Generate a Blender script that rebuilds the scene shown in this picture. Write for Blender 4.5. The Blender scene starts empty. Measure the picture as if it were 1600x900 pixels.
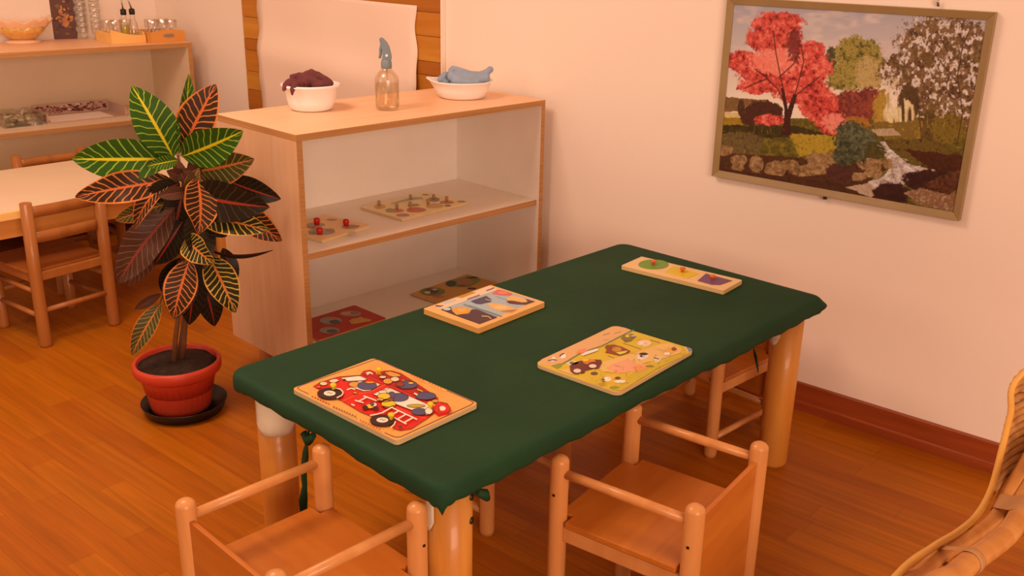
import bpy, math, random
import numpy as np
from mathutils import Vector, Matrix
random.seed(7)
PI = math.pi
C = bpy.context.scene.collection

# ------------------------------------------------------------------ camera model
FPX, YAW, PITCH, ROLL = 1538.45, .868235, .342391, .0190033
O = Vector((-2.60566, 0.0, 1.32))
_cy, _sy, _cp, _sp = math.cos(YAW), math.sin(YAW), math.cos(PITCH), math.sin(PITCH)
FW = Vector((_sy*_cp, _cy*_cp, -_sp)); _r = Vector((_cy, -_sy, 0)); _u = _r.cross(FW)
RT = math.cos(ROLL)*_r + math.sin(ROLL)*_u
UP = -math.sin(ROLL)*_r + math.cos(ROLL)*_u
FH = Vector((_sy, _cy, 0))
def ray(px, py): return FW*FPX + RT*(px-800) - UP*(py-450)
def bz(px, py, z):
    d = ray(px, py); return O + d*((z-O.z)/d.z)
def bx(px, py, x):
    d = ray(px, py); return O + d*((x-O.x)/d.x)
def by(px, py, y):
    d = ray(px, py); return O + d*((y-O.y)/d.y)
def bplane(px, py, p0, n):
    d = ray(px, py); return O + d*((p0-O).dot(n)/d.dot(n))
def bdist(px, py, t):
    return O + ray(px, py).normalized()*t
def proj(p):
    d = p-O; z = d.dot(FW); return 800+FPX*d.dot(RT)/z, 450-FPX*d.dot(UP)/z

# ------------------------------------------------------------------ materials
def s2l(c):
    c = c/255.0
    return c/12.92 if c <= .04045 else ((c+.055)/1.055)**2.4
def hexl(r, g, b): return (s2l(r), s2l(g), s2l(b))
LIGHT = (1.0, .65, .49)
def seen(r, g, b, k=.8):
    """albedo that reads about as the given sRGB under the room's warm light"""
    return tuple(min(.93, max(.004, s2l(v)/(l*k))) for v, l in zip((r, g, b), LIGHT))
MATS = {}
def newmat(name):
    m = bpy.data.materials.new(name); m.use_nodes = True
    nt = m.node_tree; b = nt.nodes['Principled BSDF']
    MATS[name] = m
    return m, nt, b
def mat(name, col, rough=.6, bump=0, bscale=200, var=0, vscale=8, metallic=0, spec=.4, coat=0):
    m, nt, b = newmat(name)
    b.inputs['Base Color'].default_value = (*col, 1)
    b.inputs['Roughness'].default_value = rough
    b.inputs['Metallic'].default_value = metallic
    b.inputs['Specular IOR Level'].default_value = spec
    if coat: b.inputs['Coat Weight'].default_value = coat
    tc = nt.nodes.new('ShaderNodeTexCoord')
    if var:
        n = nt.nodes.new('ShaderNodeTexNoise'); n.inputs['Scale'].default_value = vscale; n.inputs['Detail'].default_value = 4
        nt.links.new(tc.outputs['Object'], n.inputs['Vector'])
        r = nt.nodes.new('ShaderNodeMapRange'); r.inputs['From Min'].default_value = .3; r.inputs['From Max'].default_value = .7
        r.inputs['To Min'].default_value = 1-var; r.inputs['To Max'].default_value = 1+var
        nt.links.new(n.outputs['Fac'], r.inputs['Value'])
        mx = nt.nodes.new('ShaderNodeVectorMath'); mx.operation = 'SCALE'; mx.inputs[0].default_value = col
        nt.links.new(r.outputs['Result'], mx.inputs['Scale']); nt.links.new(mx.outputs['Vector'], b.inputs['Base Color'])
    if bump:
        n2 = nt.nodes.new('ShaderNodeTexNoise'); n2.inputs['Scale'].default_value = bscale; n2.inputs['Detail'].default_value = 3
        nt.links.new(tc.outputs['Object'], n2.inputs['Vector'])
        bp = nt.nodes.new('ShaderNodeBump'); bp.inputs['Strength'].default_value = bump; bp.inputs['Distance'].default_value = .002
        nt.links.new(n2.outputs['Fac'], bp.inputs['Height']); nt.links.new(bp.outputs['Normal'], b.inputs['Normal'])
    return m
def woodmat(name, c1, c2, rough=.4, scale=(3, 40, 40), coat=0, spec=.4):
    """streaky grain, stretched along the local axis with the smallest scale"""
    m, nt, b = newmat(name)
    tc = nt.nodes.new('ShaderNodeTexCoord'); mp = nt.nodes.new('ShaderNodeMapping'); mp.inputs['Scale'].default_value = scale
    nt.links.new(tc.outputs['Object'], mp.inputs['Vector'])
    n = nt.nodes.new('ShaderNodeTexNoise'); n.inputs['Scale'].default_value = 1; n.inputs['Detail'].default_value = 5; n.inputs['Distortion'].default_value = .6
    nt.links.new(mp.outputs['Vector'], n.inputs['Vector'])
    r = nt.nodes.new('ShaderNodeValToRGB'); r.color_ramp.elements[0].position = .3; r.color_ramp.elements[1].position = .72
    r.color_ramp.elements[0].color = (*c1, 1); r.color_ramp.elements[1].color = (*c2, 1)
    nt.links.new(n.outputs['Fac'], r.inputs['Fac']); nt.links.new(r.outputs['Color'], b.inputs['Base Color'])
    b.inputs['Roughness'].default_value = rough; b.inputs['Specular IOR Level'].default_value = spec
    if coat: b.inputs['Coat Weight'].default_value = coat
    return m
def glassmat(name, tint, gloss_rough=.05, base=.1, ior=1.45):
    """thin clear glass: tinted see-through with fresnel reflections"""
    m, nt, b = newmat(name); nt.nodes.remove(b)
    out = nt.nodes['Material Output']
    tr = nt.nodes.new('ShaderNodeBsdfTransparent'); tr.inputs['Color'].default_value = (*tint, 1)
    gl = nt.nodes.new('ShaderNodeBsdfGlossy'); gl.inputs['Roughness'].default_value = gloss_rough
    gl.inputs['Color'].default_value = (.95, .95, .95, 1)
    fr = nt.nodes.new('ShaderNodeFresnel'); fr.inputs['IOR'].default_value = ior
    ad = nt.nodes.new('ShaderNodeMath'); ad.operation = 'ADD'; ad.inputs[1].default_value = base; ad.use_clamp = True
    mx = nt.nodes.new('ShaderNodeMixShader')
    ml = nt.nodes.new('ShaderNodeMath'); ml.operation = 'MULTIPLY'; ml.inputs[1].default_value = .4
    nt.links.new(fr.outputs[0], ml.inputs[0]); nt.links.new(ml.outputs[0], ad.inputs[0]); nt.links.new(ad.outputs[0], mx.inputs[0])
    nt.links.new(tr.outputs[0], mx.inputs[1]); nt.links.new(gl.outputs[0], mx.inputs[2]); nt.links.new(mx.outputs[0], out.inputs[0])
    return m
def attrmat(name, rough=.5, spec=.3):
    m, nt, b = newmat(name)
    a = nt.nodes.new('ShaderNodeAttribute'); a.attribute_name = 'Col'
    nt.links.new(a.outputs['Color'], b.inputs['Base Color'])
    b.inputs['Roughness'].default_value = rough; b.inputs['Specular IOR Level'].default_value = spec
    return m

# ------------------------------------------------------------------ mesh builder
class MB:
    def __init__(s): s.v = []; s.f = []; s.m = []; s.sm = []; s.uv = None
    def add(s, vs, fs, mi=0, smooth=False):
        b = len(s.v); s.v += [Vector(p) for p in vs]
        for f in fs: s.f.append([b+i for i in f]); s.m.append(mi); s.sm.append(smooth)
        return s
    def box(s, c, size, rz=0, mi=0, rot=None):
        c = Vector(c); h = Vector(size)/2
        M = rot if rot is not None else Matrix.Rotation(rz, 3, 'Z')
        vs = [c+M@Vector((sx*h.x, sy*h.y, sz*h.z)) for sx in (-1, 1) for sy in (-1, 1) for sz in (-1, 1)]
        return s.add(vs, [(0,1,3,2),(4,6,7,5),(0,4,5,1),(2,3,7,6),(0,2,6,4),(1,5,7,3)], mi)
    def tube(s, pts, r, n=14, mi=0, closed=False, sx=1.0, dome=0):
        pts = [Vector(p) for p in pts]; k = len(pts)
        rs = r if isinstance(r, (list, tuple)) else [r]*k
        if dome:   # rounded ends
            d0 = (pts[0]-pts[1]).normalized(); d1 = (pts[-1]-pts[-2]).normalized()
            a, b = rs[0], rs[-1]
            pts = [pts[0]+d0*a*.0*1, *pts, pts[-1]]
            head = [(pts[1]+d0*a*t*dome, a*math.sqrt(max(0, 1-t*t))) for t in (.98, .85, .6, .3)]
            tail = [(pts[-2]+d1*b*t*dome, b*math.sqrt(max(0, 1-t*t))) for t in (.3, .6, .85, .98)]
            core = list(zip(pts[1:-1], rs))
            al = head+core+tail; pts = [a_[0] for a_ in al]; rs = [a_[1] for a_ in al]; k = len(pts)
        tang = []
        for i in range(k):
            a = pts[i-1] if i or closed else pts[i]; b = pts[(i+1) % k] if i < k-1 or closed else pts[i]
            tang.append((b-a).normalized())
        ref = Vector((0, 0, 1)) if abs(tang[0].z) < .9 else Vector((1, 0, 0))
        nrm = (ref-tang[0]*ref.dot(tang[0])).normalized()
        vs = []
        for i in range(k):
            nrm = (nrm-tang[i]*nrm.dot(tang[i])).normalized(); bn = tang[i].cross(nrm)
            for j in range(n):
                a = 2*PI*j/n
                vs.append(pts[i]+(nrm*math.cos(a)+bn*math.sin(a)*sx)*rs[i])
        fs = []
        for i in range(k if closed else k-1):
            for j in range(n):
                a = i*n+j; b = i*n+(j+1) % n; c = ((i+1) % k)*n+(j+1) % n; d = ((i+1) % k)*n+j
                fs.append((a, b, c, d))
        s.add(vs, fs, mi, True)
        if not closed:
            b = len(s.v)-len(vs)
            s.f.append([b+j for j in range(n)][::-1]); s.m.append(mi); s.sm.append(False)
            s.f.append([b+(k-1)*n+j for j in range(n)]); s.m.append(mi); s.sm.append(False)
        return s
    def lathe(s, prof, c=(0, 0, 0), n=40, mi=0, ax=(1, 1), rz=0, mod=None, smooth=True, close=False):
        c = Vector(c); vs = []; k = len(prof)
        for i, (r, z) in enumerate(prof):
            for j in range(n):
                a = 2*PI*j/n; rr, zz = (mod(a, i, r, z) if mod else (r, z))
                x, y = rr*ax[0]*math.cos(a), rr*ax[1]*math.sin(a)
                vs.append(c+Vector((x*math.cos(rz)-y*math.sin(rz), x*math.sin(rz)+y*math.cos(rz), zz)))
        fs = [(i*n+j, i*n+(j+1) % n, (i+1)*n+(j+1) % n, (i+1)*n+j) for i in range(k-1) for j in range(n)]
        s.add(vs, fs, mi, smooth)
        b = len(s.v)-len(vs)
        if prof[0][0] > 1e-5 and not close: s.f.append([b+j for j in range(n)][::-1]); s.m.append(mi); s.sm.append(False)
        if prof[-1][0] > 1e-5 and not close: s.f.append([b+(k-1)*n+j for j in range(n)]); s.m.append(mi); s.sm.append(False)
        return s
    def prism(s, poly, dv, mi=0, mis=None):
        """poly: planar loop (top side), extruded by vector -dv downwards"""
        poly = [Vector(p) for p in poly]; dv = Vector(dv); n = len(poly)
        vs = poly+[p-dv for p in poly]
        s.add(vs, [list(range(n))], mi)
        b = len(s.v)-2*n
        s.f.append([b+n+i for i in range(n)][::-1]); s.m.append(mi if mis is None else mis); s.sm.append(False)
        for i in range(n):
            s.f.append([b+i, b+n+i, b+n+(i+1) % n, b+(i+1) % n]); s.m.append(mi if mis is None else mis); s.sm.append(False)
        return s
    def flat(s, poly, mi=0): return s.add(poly, [list(range(len(poly)))], mi)
    def grid(s, fn, nu, nv, mi=0, smooth=True, uv=False):
        vs = [fn(i/nu, j/nv) for j in range(nv+1) for i in range(nu+1)]
        fs = [(j*(nu+1)+i, j*(nu+1)+i+1, (j+1)*(nu+1)+i+1, (j+1)*(nu+1)+i) for j in range(nv) for i in range(nu)]
        b = len(s.v); s.add(vs, fs, mi, smooth)
        if uv:
            if s.uv is None: s.uv = {}
            for j in range(nv+1):
                for i in range(nu+1): s.uv[b+j*(nu+1)+i] = (i/nu, j/nv)
        return s
    def shift(s, d):
        d = Vector(d); s.v = [p-d for p in s.v]; return s
    def build(s, name, mats, parent=None, bevel=0, seg=2, loc=None, solid=0, sub=0):
        me = bpy.data.meshes.new(name)
        me.from_pydata([tuple(p) for p in s.v], [], s.f)
        if not isinstance(mats, (list, tuple)): mats = [mats]
        for m in mats: me.materials.append(m)
        me.polygons.foreach_set('material_index', s.m); me.polygons.foreach_set('use_smooth', s.sm)
        if s.uv is not None:
            ul = me.uv_layers.new(name='UVMap')
            for lp in me.loops: ul.data[lp.index].uv = s.uv.get(lp.vertex_index, (0, 0))
        me.update()
        o = bpy.data.objects.new(name, me); C.objects.link(o)
        if parent is not None: o.parent = parent
        if loc is not None: o.location = loc
        if sub:
            md = o.modifiers.new('sub', 'SUBSURF'); md.levels = sub; md.render_levels = sub
        if solid:
            md = o.modifiers.new('solid', 'SOLIDIFY'); md.thickness = solid; md.offset = -1
        if bevel:
            md = o.modifiers.new('bevel', 'BEVEL'); md.width = bevel; md.segments = seg; md.limit_method = 'ANGLE'; md.angle_limit = .6
        return o
def tag(o, label=None, cat=None, group=None, kind=None):
    if label: o['label'] = label
    if cat: o['category'] = cat
    if group: o['group'] = group
    if kind: o['kind'] = kind
    return o
def thing(name, label, cat, loc=(0, 0, 0), rz=0, group=None):
    o = bpy.data.objects.new(name, None); C.objects.link(o); o.empty_display_size = .05
    o.location = loc; o.rotation_euler = (0, 0, rz)
    return tag(o, label, cat, group)
def dup(root, loc, rz, label, group=None):
    r = root.copy(); C.objects.link(r); r.location = loc; r.rotation_euler = (0, 0, rz); r['label'] = label
    if group: r['group'] = group
    for ch in list(root.children):
        c = ch.copy(); C.objects.link(c); c.parent = r
        for g in list(ch.children):
            d = g.copy(); C.objects.link(d); d.parent = c
    return r
def struct(o): o['kind'] = 'structure'; return o

# ------------------------------------------------------------------ palette
M_wall = mat('wall_paint', (.92, .81, .695), .85, bump=.15, bscale=60)
M_ceil = mat('ceiling_paint', (.8, .75, .66), .9)
M_base = woodmat('baseboard_wood', seen(120, 42, 14), seen(146, 56, 20), .35, (30, 2, 30))
M_birch = woodmat('birch_laminate', seen(228, 145, 98), seen(236, 156, 110), .42, (2.5, 30, 30))
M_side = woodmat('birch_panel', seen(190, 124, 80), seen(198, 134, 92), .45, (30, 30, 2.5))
M_ply = woodmat('plywood_edge', seen(158, 92, 44), seen(180, 110, 58), .6, (2, 2, 160))
M_white = mat('white_laminate', (.90, .83, .73), .4, var=.02)
M_cream = mat('cream_laminate', (.84, .70, .50), .4, var=.02)
M_chair = woodmat('beech_lacquer', seen(182, 100, 46), seen(198, 116, 58), .36, (22, 22, 3), coat=.12)
M_ladder = woodmat('beech_shade_tone', seen(142, 70, 24), seen(158, 82, 32), .4, (22, 22, 3), coat=.1)  # beech with the dimmer light at the white table put into its colour
M_ladder_seat = woodmat('beech_seat_shade_tone', seen(136, 60, 16), seen(150, 70, 22), .4, (3, 26, 26), coat=.1)  # seat wood darkened in colour the same way, for that dimmer light
M_seat = woodmat('beech_plywood', seen(164, 76, 17), seen(180, 90, 25), .36, (3, 26, 26), coat=.15)
M_leg = woodmat('pine_leg', seen(180, 95, 29), seen(196, 112, 40), .38, (24, 24, 2.5), coat=.15)
M_plate = mat('white_plate', seen(204, 164, 126), .5, var=.05, vscale=30)
M_metal = mat('dark_bolt', (.05, .035, .025), .4, metallic=.6)
M_steel = mat('steel', (.5, .48, .45), .3, metallic=1)
M_floor = None
M_plastic = mat('white_plastic', seen(255, 226, 208, .98), .35)
M_maroon = mat('maroon_cloth', seen(96, 40, 36), .95, bump=.5, bscale=260, var=.15, vscale=40)
M_blue = mat('blue_cloth', seen(134, 124, 124), .95, bump=.5, bscale=260, var=.08, vscale=30)
M_sprayhead = mat('grey_blue_plastic', seen(112, 106, 100), .45)
M_terra = mat('terracotta_plastic', seen(176, 46, 22), .42, var=.05, vscale=20)
M_saucer = mat('black_plastic', seen(30, 18, 10), .35)
M_soil = mat('soil', seen(40, 18, 8), .95, bump=1, bscale=90, var=.5, vscale=60)
M_stem = mat('stem_bark', seen(112, 58, 28), .8, bump=.6, bscale=80, var=.2, vscale=30)
M_frame = woodmat('bronze_frame', seen(134, 92, 50), seen(146, 102, 60), .4, (6, 6, 6), spec=.5)
M_paper = mat('kraft_white_paper', seen(250, 180, 146, .92), .7, var=.012, vscale=4)
M_rattan = woodmat('rattan_pole', seen(164, 84, 30), seen(190, 112, 50), .45, (30, 8, 8), coat=.05)
M_cane = woodmat('cane_peel', seen(192, 114, 40), seen(202, 128, 52), .4, (20, 5, 5))
M_weave = woodmat('woven_cane', seen(140, 76, 32), seen(170, 102, 50), .55, (30, 30, 30))
M_wrap = woodmat('cane_wrap', seen(154, 88, 42), seen(172, 106, 58), .5, (12, 12, 12))
M_glass = glassmat('clear_glass', (.97, .97, .96), base=.08, gloss_rough=.1)
M_bottle = glassmat('bottle_plastic', (.95, .92, .86), base=.06, gloss_rough=.2)
M_water = glassmat('water', (.93, .89, .80), base=.01, ior=1.12)
M_amber = mat('amber_glass', seen(206, 134, 62), .2, spec=.6, var=.12, vscale=60)
M_pale = mat('frosted_amber_glass', seen(224, 156, 112), .35, spec=.5)
M_traylight = woodmat('tray_wood_light', seen(224, 144, 70), seen(234, 156, 82), .5, (4, 30, 30))
M_traydark = woodmat('tray_wood_dark', seen(196, 110, 42), seen(208, 122, 52), .5, (4, 30, 30))
M_black = mat('black_cap', (.015, .012, .01), .4)
M_oil = mat('oil', seen(170, 120, 20), .25)

def flatmat(r, g, b, rough=.45):
    k = f'print_{r}_{g}_{b}'
    return MATS[k] if k in MATS else mat(k, seen(r, g, b, 1.12), rough)

# ---- parquet floor: boards run along the right wall
def floor_mat():
    m, nt, b = newmat('oak_parquet'); N = nt.nodes; Lk = nt.links
    tc = N.new('ShaderNodeTexCoord'); sp = N.new('ShaderNodeSeparateXYZ'); Lk.new(tc.outputs['Object'], sp.inputs[0])
    cb = N.new('ShaderNodeCombineXYZ'); Lk.new(sp.outputs['Y'], cb.inputs['X']); Lk.new(sp.outputs['X'], cb.inputs['Y'])
    br = N.new('ShaderNodeTexBrick'); Lk.new(cb.outputs[0], br.inputs['Vector'])
    br.offset = .37; br.offset_frequency = 2; br.squash = .8; br.squash_frequency = 3
    for k, v in (('Scale', 1), ('Mortar Size', .0007), ('Mortar Smooth', .3), ('Bias', 0), ('Brick Width', .48), ('Row Height', .068)): br.inputs[k].default_value = v
    br.inputs['Color1'].default_value = (*seen(146, 64, 2), 1); br.inputs['Color2'].default_value = (*seen(158, 75, 3), 1)
    br.inputs['Mortar'].default_value = (*seen(126, 52, 2), 1)
    mp = N.new('ShaderNodeMapping'); mp.inputs['Scale'].default_value = (2.2, 45, 1); Lk.new(cb.outputs[0], mp.inputs[0])
    n = N.new('ShaderNodeTexNoise'); n.inputs['Scale'].default_value = 1; n.inputs['Detail'].default_value = 6; n.inputs['Distortion'].default_value = .8
    Lk.new(mp.outputs[0], n.inputs['Vector'])
    r = N.new('ShaderNodeMapRange'); r.inputs['From Min'].default_value = .3; r.inputs['From Max'].default_value = .7; r.inputs['To Min'].default_value = .82; r.inputs['To Max'].default_value = 1.16
    Lk.new(n.outputs['Fac'], r.inputs['Value'])
    mx = N.new('ShaderNodeVectorMath'); mx.operation = 'SCALE'; Lk.new(br.outputs['Color'], mx.inputs[0]); Lk.new(r.outputs[0], mx.inputs['Scale'])
    Lk.new(mx.outputs[0], b.inputs['Base Color'])
    b.inputs['Roughness'].default_value = .42; b.inputs['Specular IOR Level'].default_value = .2
    return m
M_floor = floor_mat()

def cloth_mat():
    m, nt, b = newmat('green_felt_cloth'); N = nt.nodes; Lk = nt.links
    tc = N.new('ShaderNodeTexCoord')
    n = N.new('ShaderNodeTexNoise'); n.inputs['Scale'].default_value = 5; n.inputs['Detail'].default_value = 6; Lk.new(tc.outputs['Object'], n.inputs['Vector'])
    r = N.new('ShaderNodeValToRGB'); r.color_ramp.elements[0].position = .3; r.color_ramp.elements[1].position = .75
    r.color_ramp.elements[0].color = (.0085, .046, .019, 1); r.color_ramp.elements[1].color = (.0135, .061, .022, 1)
    Lk.new(n.outputs['Fac'], r.inputs[0]); Lk.new(r.outputs[0], b.inputs['Base Color'])
    b.inputs['Roughness'].default_value = .7; b.inputs['Specular IOR Level'].default_value = .22
    n2 = N.new('ShaderNodeTexNoise'); n2.inputs['Scale'].default_value = 420; Lk.new(tc.outputs['Object'], n2.inputs['Vector'])
    mp = N.new('ShaderNodeMapping'); mp.inputs['Scale'].default_value = (3, 9, 4); Lk.new(tc.outputs['Object'], mp.inputs[0])
    n3 = N.new('ShaderNodeTexNoise'); n3.inputs['Scale'].default_value = 1.2; n3.inputs['Detail'].default_value = 3; Lk.new(mp.outputs[0], n3.inputs['Vector'])
    b1 = N.new('ShaderNodeBump'); b1.inputs['Strength'].default_value = .25; b1.inputs['Distance'].default_value = .001; Lk.new(n2.outputs[0], b1.inputs['Height'])
    b2 = N.new('ShaderNodeBump'); b2.inputs['Strength'].default_value = .35; b2.inputs['Distance'].default_value = .012; Lk.new(n3.outputs[0], b2.inputs['Height'])
    Lk.new(b1.outputs[0], b2.inputs['Normal']); Lk.new(b2.outputs[0], b.inputs['Normal'])
    return m
M_cloth = cloth_mat()

# ---- croton leaves: veins and margin from the leaf's own coordinates
def leaf_mat(name, blade, blade2, vein, rib, margin, nv=8, vw=.12, mw=.0, gloss=.32):
    m, nt, b = newmat(name); N = nt.nodes; Lk = nt.links
    def mth(op, a, c=None, clamp=False):
        q = N.new('ShaderNodeMath'); q.operation = op; q.use_clamp = clamp
        for i, w in enumerate((a, c)):
            if w is None: continue
            if isinstance(w, (int, float)): q.inputs[i].default_value = w
            else: Lk.new(w, q.inputs[i])
        return q.outputs[0]
    def mr(v, a, c, t0=0, t1=1):
        q = N.new('ShaderNodeMapRange'); q.interpolation_type = 'SMOOTHSTEP'
        q.inputs['From Min'].default_value = a; q.inputs['From Max'].default_value = c; q.inputs['To Min'].default_value = t0; q.inputs['To Max'].default_value = t1
        Lk.new(v, q.inputs['Value']); return q.outputs[0]
    def mixc(f, c1, c2):
        q = N.new('ShaderNodeMix'); q.data_type = 'RGBA'; Lk.new(f, q.inputs['Factor'])
        for k, w in (('A', c1), ('B', c2)):
            i = [s for s in q.inputs if s.name == k and s.type == 'RGBA'][0]
            if isinstance(w, tuple): i.default_value = (*w, 1)
            else: Lk.new(w, i)
        return [s for s in q.outputs if s.type == 'RGBA'][0]
    uv = N.new('ShaderNodeUVMap'); sp = N.new('ShaderNodeSeparateXYZ'); Lk.new(uv.outputs[0], sp.inputs[0])
    ns = N.new('ShaderNodeTexNoise'); ns.inputs['Scale'].default_value = 3.2; ns.inputs['Detail'].default_value = 1.5
    Lk.new(uv.outputs[0], ns.inputs['Vector'])
    au = mth('ABSOLUTE', mth('SUBTRACT', mth('MULTIPLY', sp.outputs[0], 2.0), 1.0))
    side = mth('MULTIPLY', mth('GREATER_THAN', sp.outputs[0], .5), .43)
    wob = mth('MULTIPLY', mth('SUBTRACT', ns.outputs[0], .5), .07)
    t = mth('ADD', mth('SUBTRACT', sp.outputs[1], mth('MULTIPLY', mth('POWER', au, .8), .17)), wob)
    fr = mth('FRACT', mth('ADD', mth('MULTIPLY', t, float(nv)), side))
    dist = mth('ABSOLUTE', mth('SUBTRACT', fr, .5))
    veinm = mr(dist, vw, vw*.45)
    ribm = mr(au, .1, .05)
    col = mixc(ns.outputs[0], blade, blade2)
    col = mixc(veinm, col, vein)
    if mw: col = mixc(mr(mth('ADD', au, wob), 1-mw, 1-mw*.5), col, margin)
    col = mixc(ribm, col, rib)
    Lk.new(col, b.inputs['Base Color'])
    b.inputs['Roughness'].default_value = gloss+.08; b.inputs['Specular IOR Level'].default_value = .12
    bp = N.new('ShaderNodeBump'); bp.inputs['Strength'].default_value = .4; bp.inputs['Distance'].default_value = .002
    bp.invert = True
    Lk.new(mth('MAXIMUM', veinm, ribm), bp.inputs['Height']); Lk.new(bp.outputs[0], b.inputs['Normal'])
    return m
LG = leaf_mat('leaf_green', seen(36, 54, 8), seen(50, 70, 12), seen(132, 130, 36), seen(190, 148, 18), seen(80, 96, 24), 10, .11)
LO = leaf_mat('leaf_orange_veined', seen(40, 20, 9), seen(62, 32, 14), seen(176, 88, 36), seen(178, 74, 30), seen(186, 92, 36), 11, .14, .14)
LY = leaf_mat('leaf_yellow_veined', seen(30, 22, 8), seen(52, 38, 11), seen(184, 128, 44), seen(176, 84, 32), seen(186, 116, 38), 11, .14, .1)
LD = leaf_mat('leaf_dark', seen(26, 12, 6), seen(38, 24, 9), seen(62, 40, 20), seen(126, 36, 20), seen(56, 26, 14), 10, .07)
LM = leaf_mat('leaf_olive', seen(56, 44, 16), seen(78, 56, 20), seen(146, 104, 44), seen(180, 84, 30), seen(178, 84, 30), 11, .11, .1)
LP = leaf_mat('leaf_dull_red', seen(60, 30, 17), seen(80, 42, 25), seen(116, 64, 42), seen(120, 44, 30), seen(100, 50, 30), 12, .09)

# ------------------------------------------------------------------ ROOM
f = MB().box((-2.2, 1.6, -.05), (5.2, 7.4, .1)); struct(f.build('floor', M_floor))
# right wall, long; back wall square-ish behind the left shelf unit
UA = -.126
uex = Vector((math.cos(UA), math.sin(UA), 0)); uey = Vector((-math.sin(UA), math.cos(UA), 0))
UFR = bx(299, 66, -.085); UH = UFR.z; UD = .42
struct(MB().box((.06, 1.6, 1.3), (.12, 7.4, 2.8)).build('wall_right', M_wall))
bwc = UFR + uey*(UD+.012+.06) - uex*2.2; bwc.z = 1.3
w = MB().box((0, 0, 0), (5.6, .12, 2.8), UA); w.build('wall_back', M_wall, loc=bwc); struct(bpy.data.objects['wall_back'])
struct(MB().box((-2.2, 1.6, 2.72), (5.2, 7.4, .06)).build('ceiling', M_ceil))
# baseboard with a small step at its foot
def baseboard(name, p0, p1, nrm):
    m = MB(); p0 = Vector(p0); p1 = Vector(p1); nrm = Vector(nrm)
    prof = [(0, .0855), (.010, .0855), (.012, .083), (.012, .030), (.016, .026), (.016, 0), (0, 0)]
    vs = [p+nrm*a+Vector((0, 0, b)) for p in (p0, p1) for a, b in prof]; n = len(prof)
    fs = [(i, (i+1) % n, n+(i+1) % n, n+i) for i in range(n)]+[list(range(n))[::-1], list(range(n, 2*n))]
    m.add(vs, fs); return struct(m.build(name, M_base))
baseboard('baseboard_right', (0, -2.0, 0), (0, 4.5, 0), (-1, 0, 0))
bw0 = UFR + uey*(UD+.012); bw0.z = 0
baseboard('baseboard_back', bw0-uex*.03, bw0-uex*3.6, -uey)

# ------------------------------------------------------------------ WALL BOARD + PAPER
board_y0, board_y1 = bx(690, 30, -.012).y, bx(381, 60, -.012).y
bd = thing('plank_board', 'brown horizontal plank board mounted on wall behind the birch shelf unit', 'board', (0, (board_y0+board_y1)/2, .5))
pz, k = .5, 0
zs = [.5, .575, .665, .745, .835, .885, .975, 1.06, 1.14, 1.23, 1.3]
pm = [woodmat(f'plank_wood_{i}', seen(*c1), seen(*c2), .45, (20, 2.2, 26)) for i, (c1, c2) in enumerate((((166, 84, 16), (184, 102, 26)), ((148, 70, 10), (166, 84, 18)), ((174, 94, 20), (190, 110, 32))))]
for i in range(len(zs)-1):
    m = MB().box((-.006, (board_y0+board_y1)/2, (zs[i]+zs[i+1])/2), (.011, board_y1-board_y0, zs[i+1]-zs[i]-.0015))
    m.shift(bd.location).build('plank', pm[i % 3], bd, bevel=.0012)
tr = MB().box((-.0095, board_y0-.004, .9), (.017, .008, .8)).shift(bd.location).build('edge_strip', M_wall, bd)
py0, py1 = bx(650, 60, -.02).y, bx(406, 80, -.02).y
def paper_pt(u, v):
    y = py0+(py1-py0)*(1-u); ztop = 1.072-.026*(1-u)*0 + .01*math.sin(u*PI)
    ztop = bx(650, 9, -.02).z*u + (bx(650, 9, -.02).z+.012)*(1-u)
    z = .56+(ztop-.56)*v
    # soft diagonal crease: the lower half bellies away from the board
    zc = .885-.05*u
    d = (zc-z)/.1
    x = -.014 - .012*(1/(1+math.exp(-d*4))) - .016*math.exp(-(d-.5)**2/.5)*(.3+.7*math.sin(PI*min(1, .15+u))) - .003*math.sin(6*u+3*v)**2
    edge = .006*math.sin(9*v)+.004*math.sin(23*v+1)
    if u in (0.0, 1.0): y += edge
    if v < .35: y += (.5-u)*.02*(.35-v)/.35*(-1)
    return Vector((x, y, z))
pp = MB().grid(paper_pt, 24, 40)
o = pp.build('paper_sheet', M_paper, solid=.0006)
tag(o, 'large blank pinkish white paper sheet covering the brown plank board on the wall', 'paper')

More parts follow.
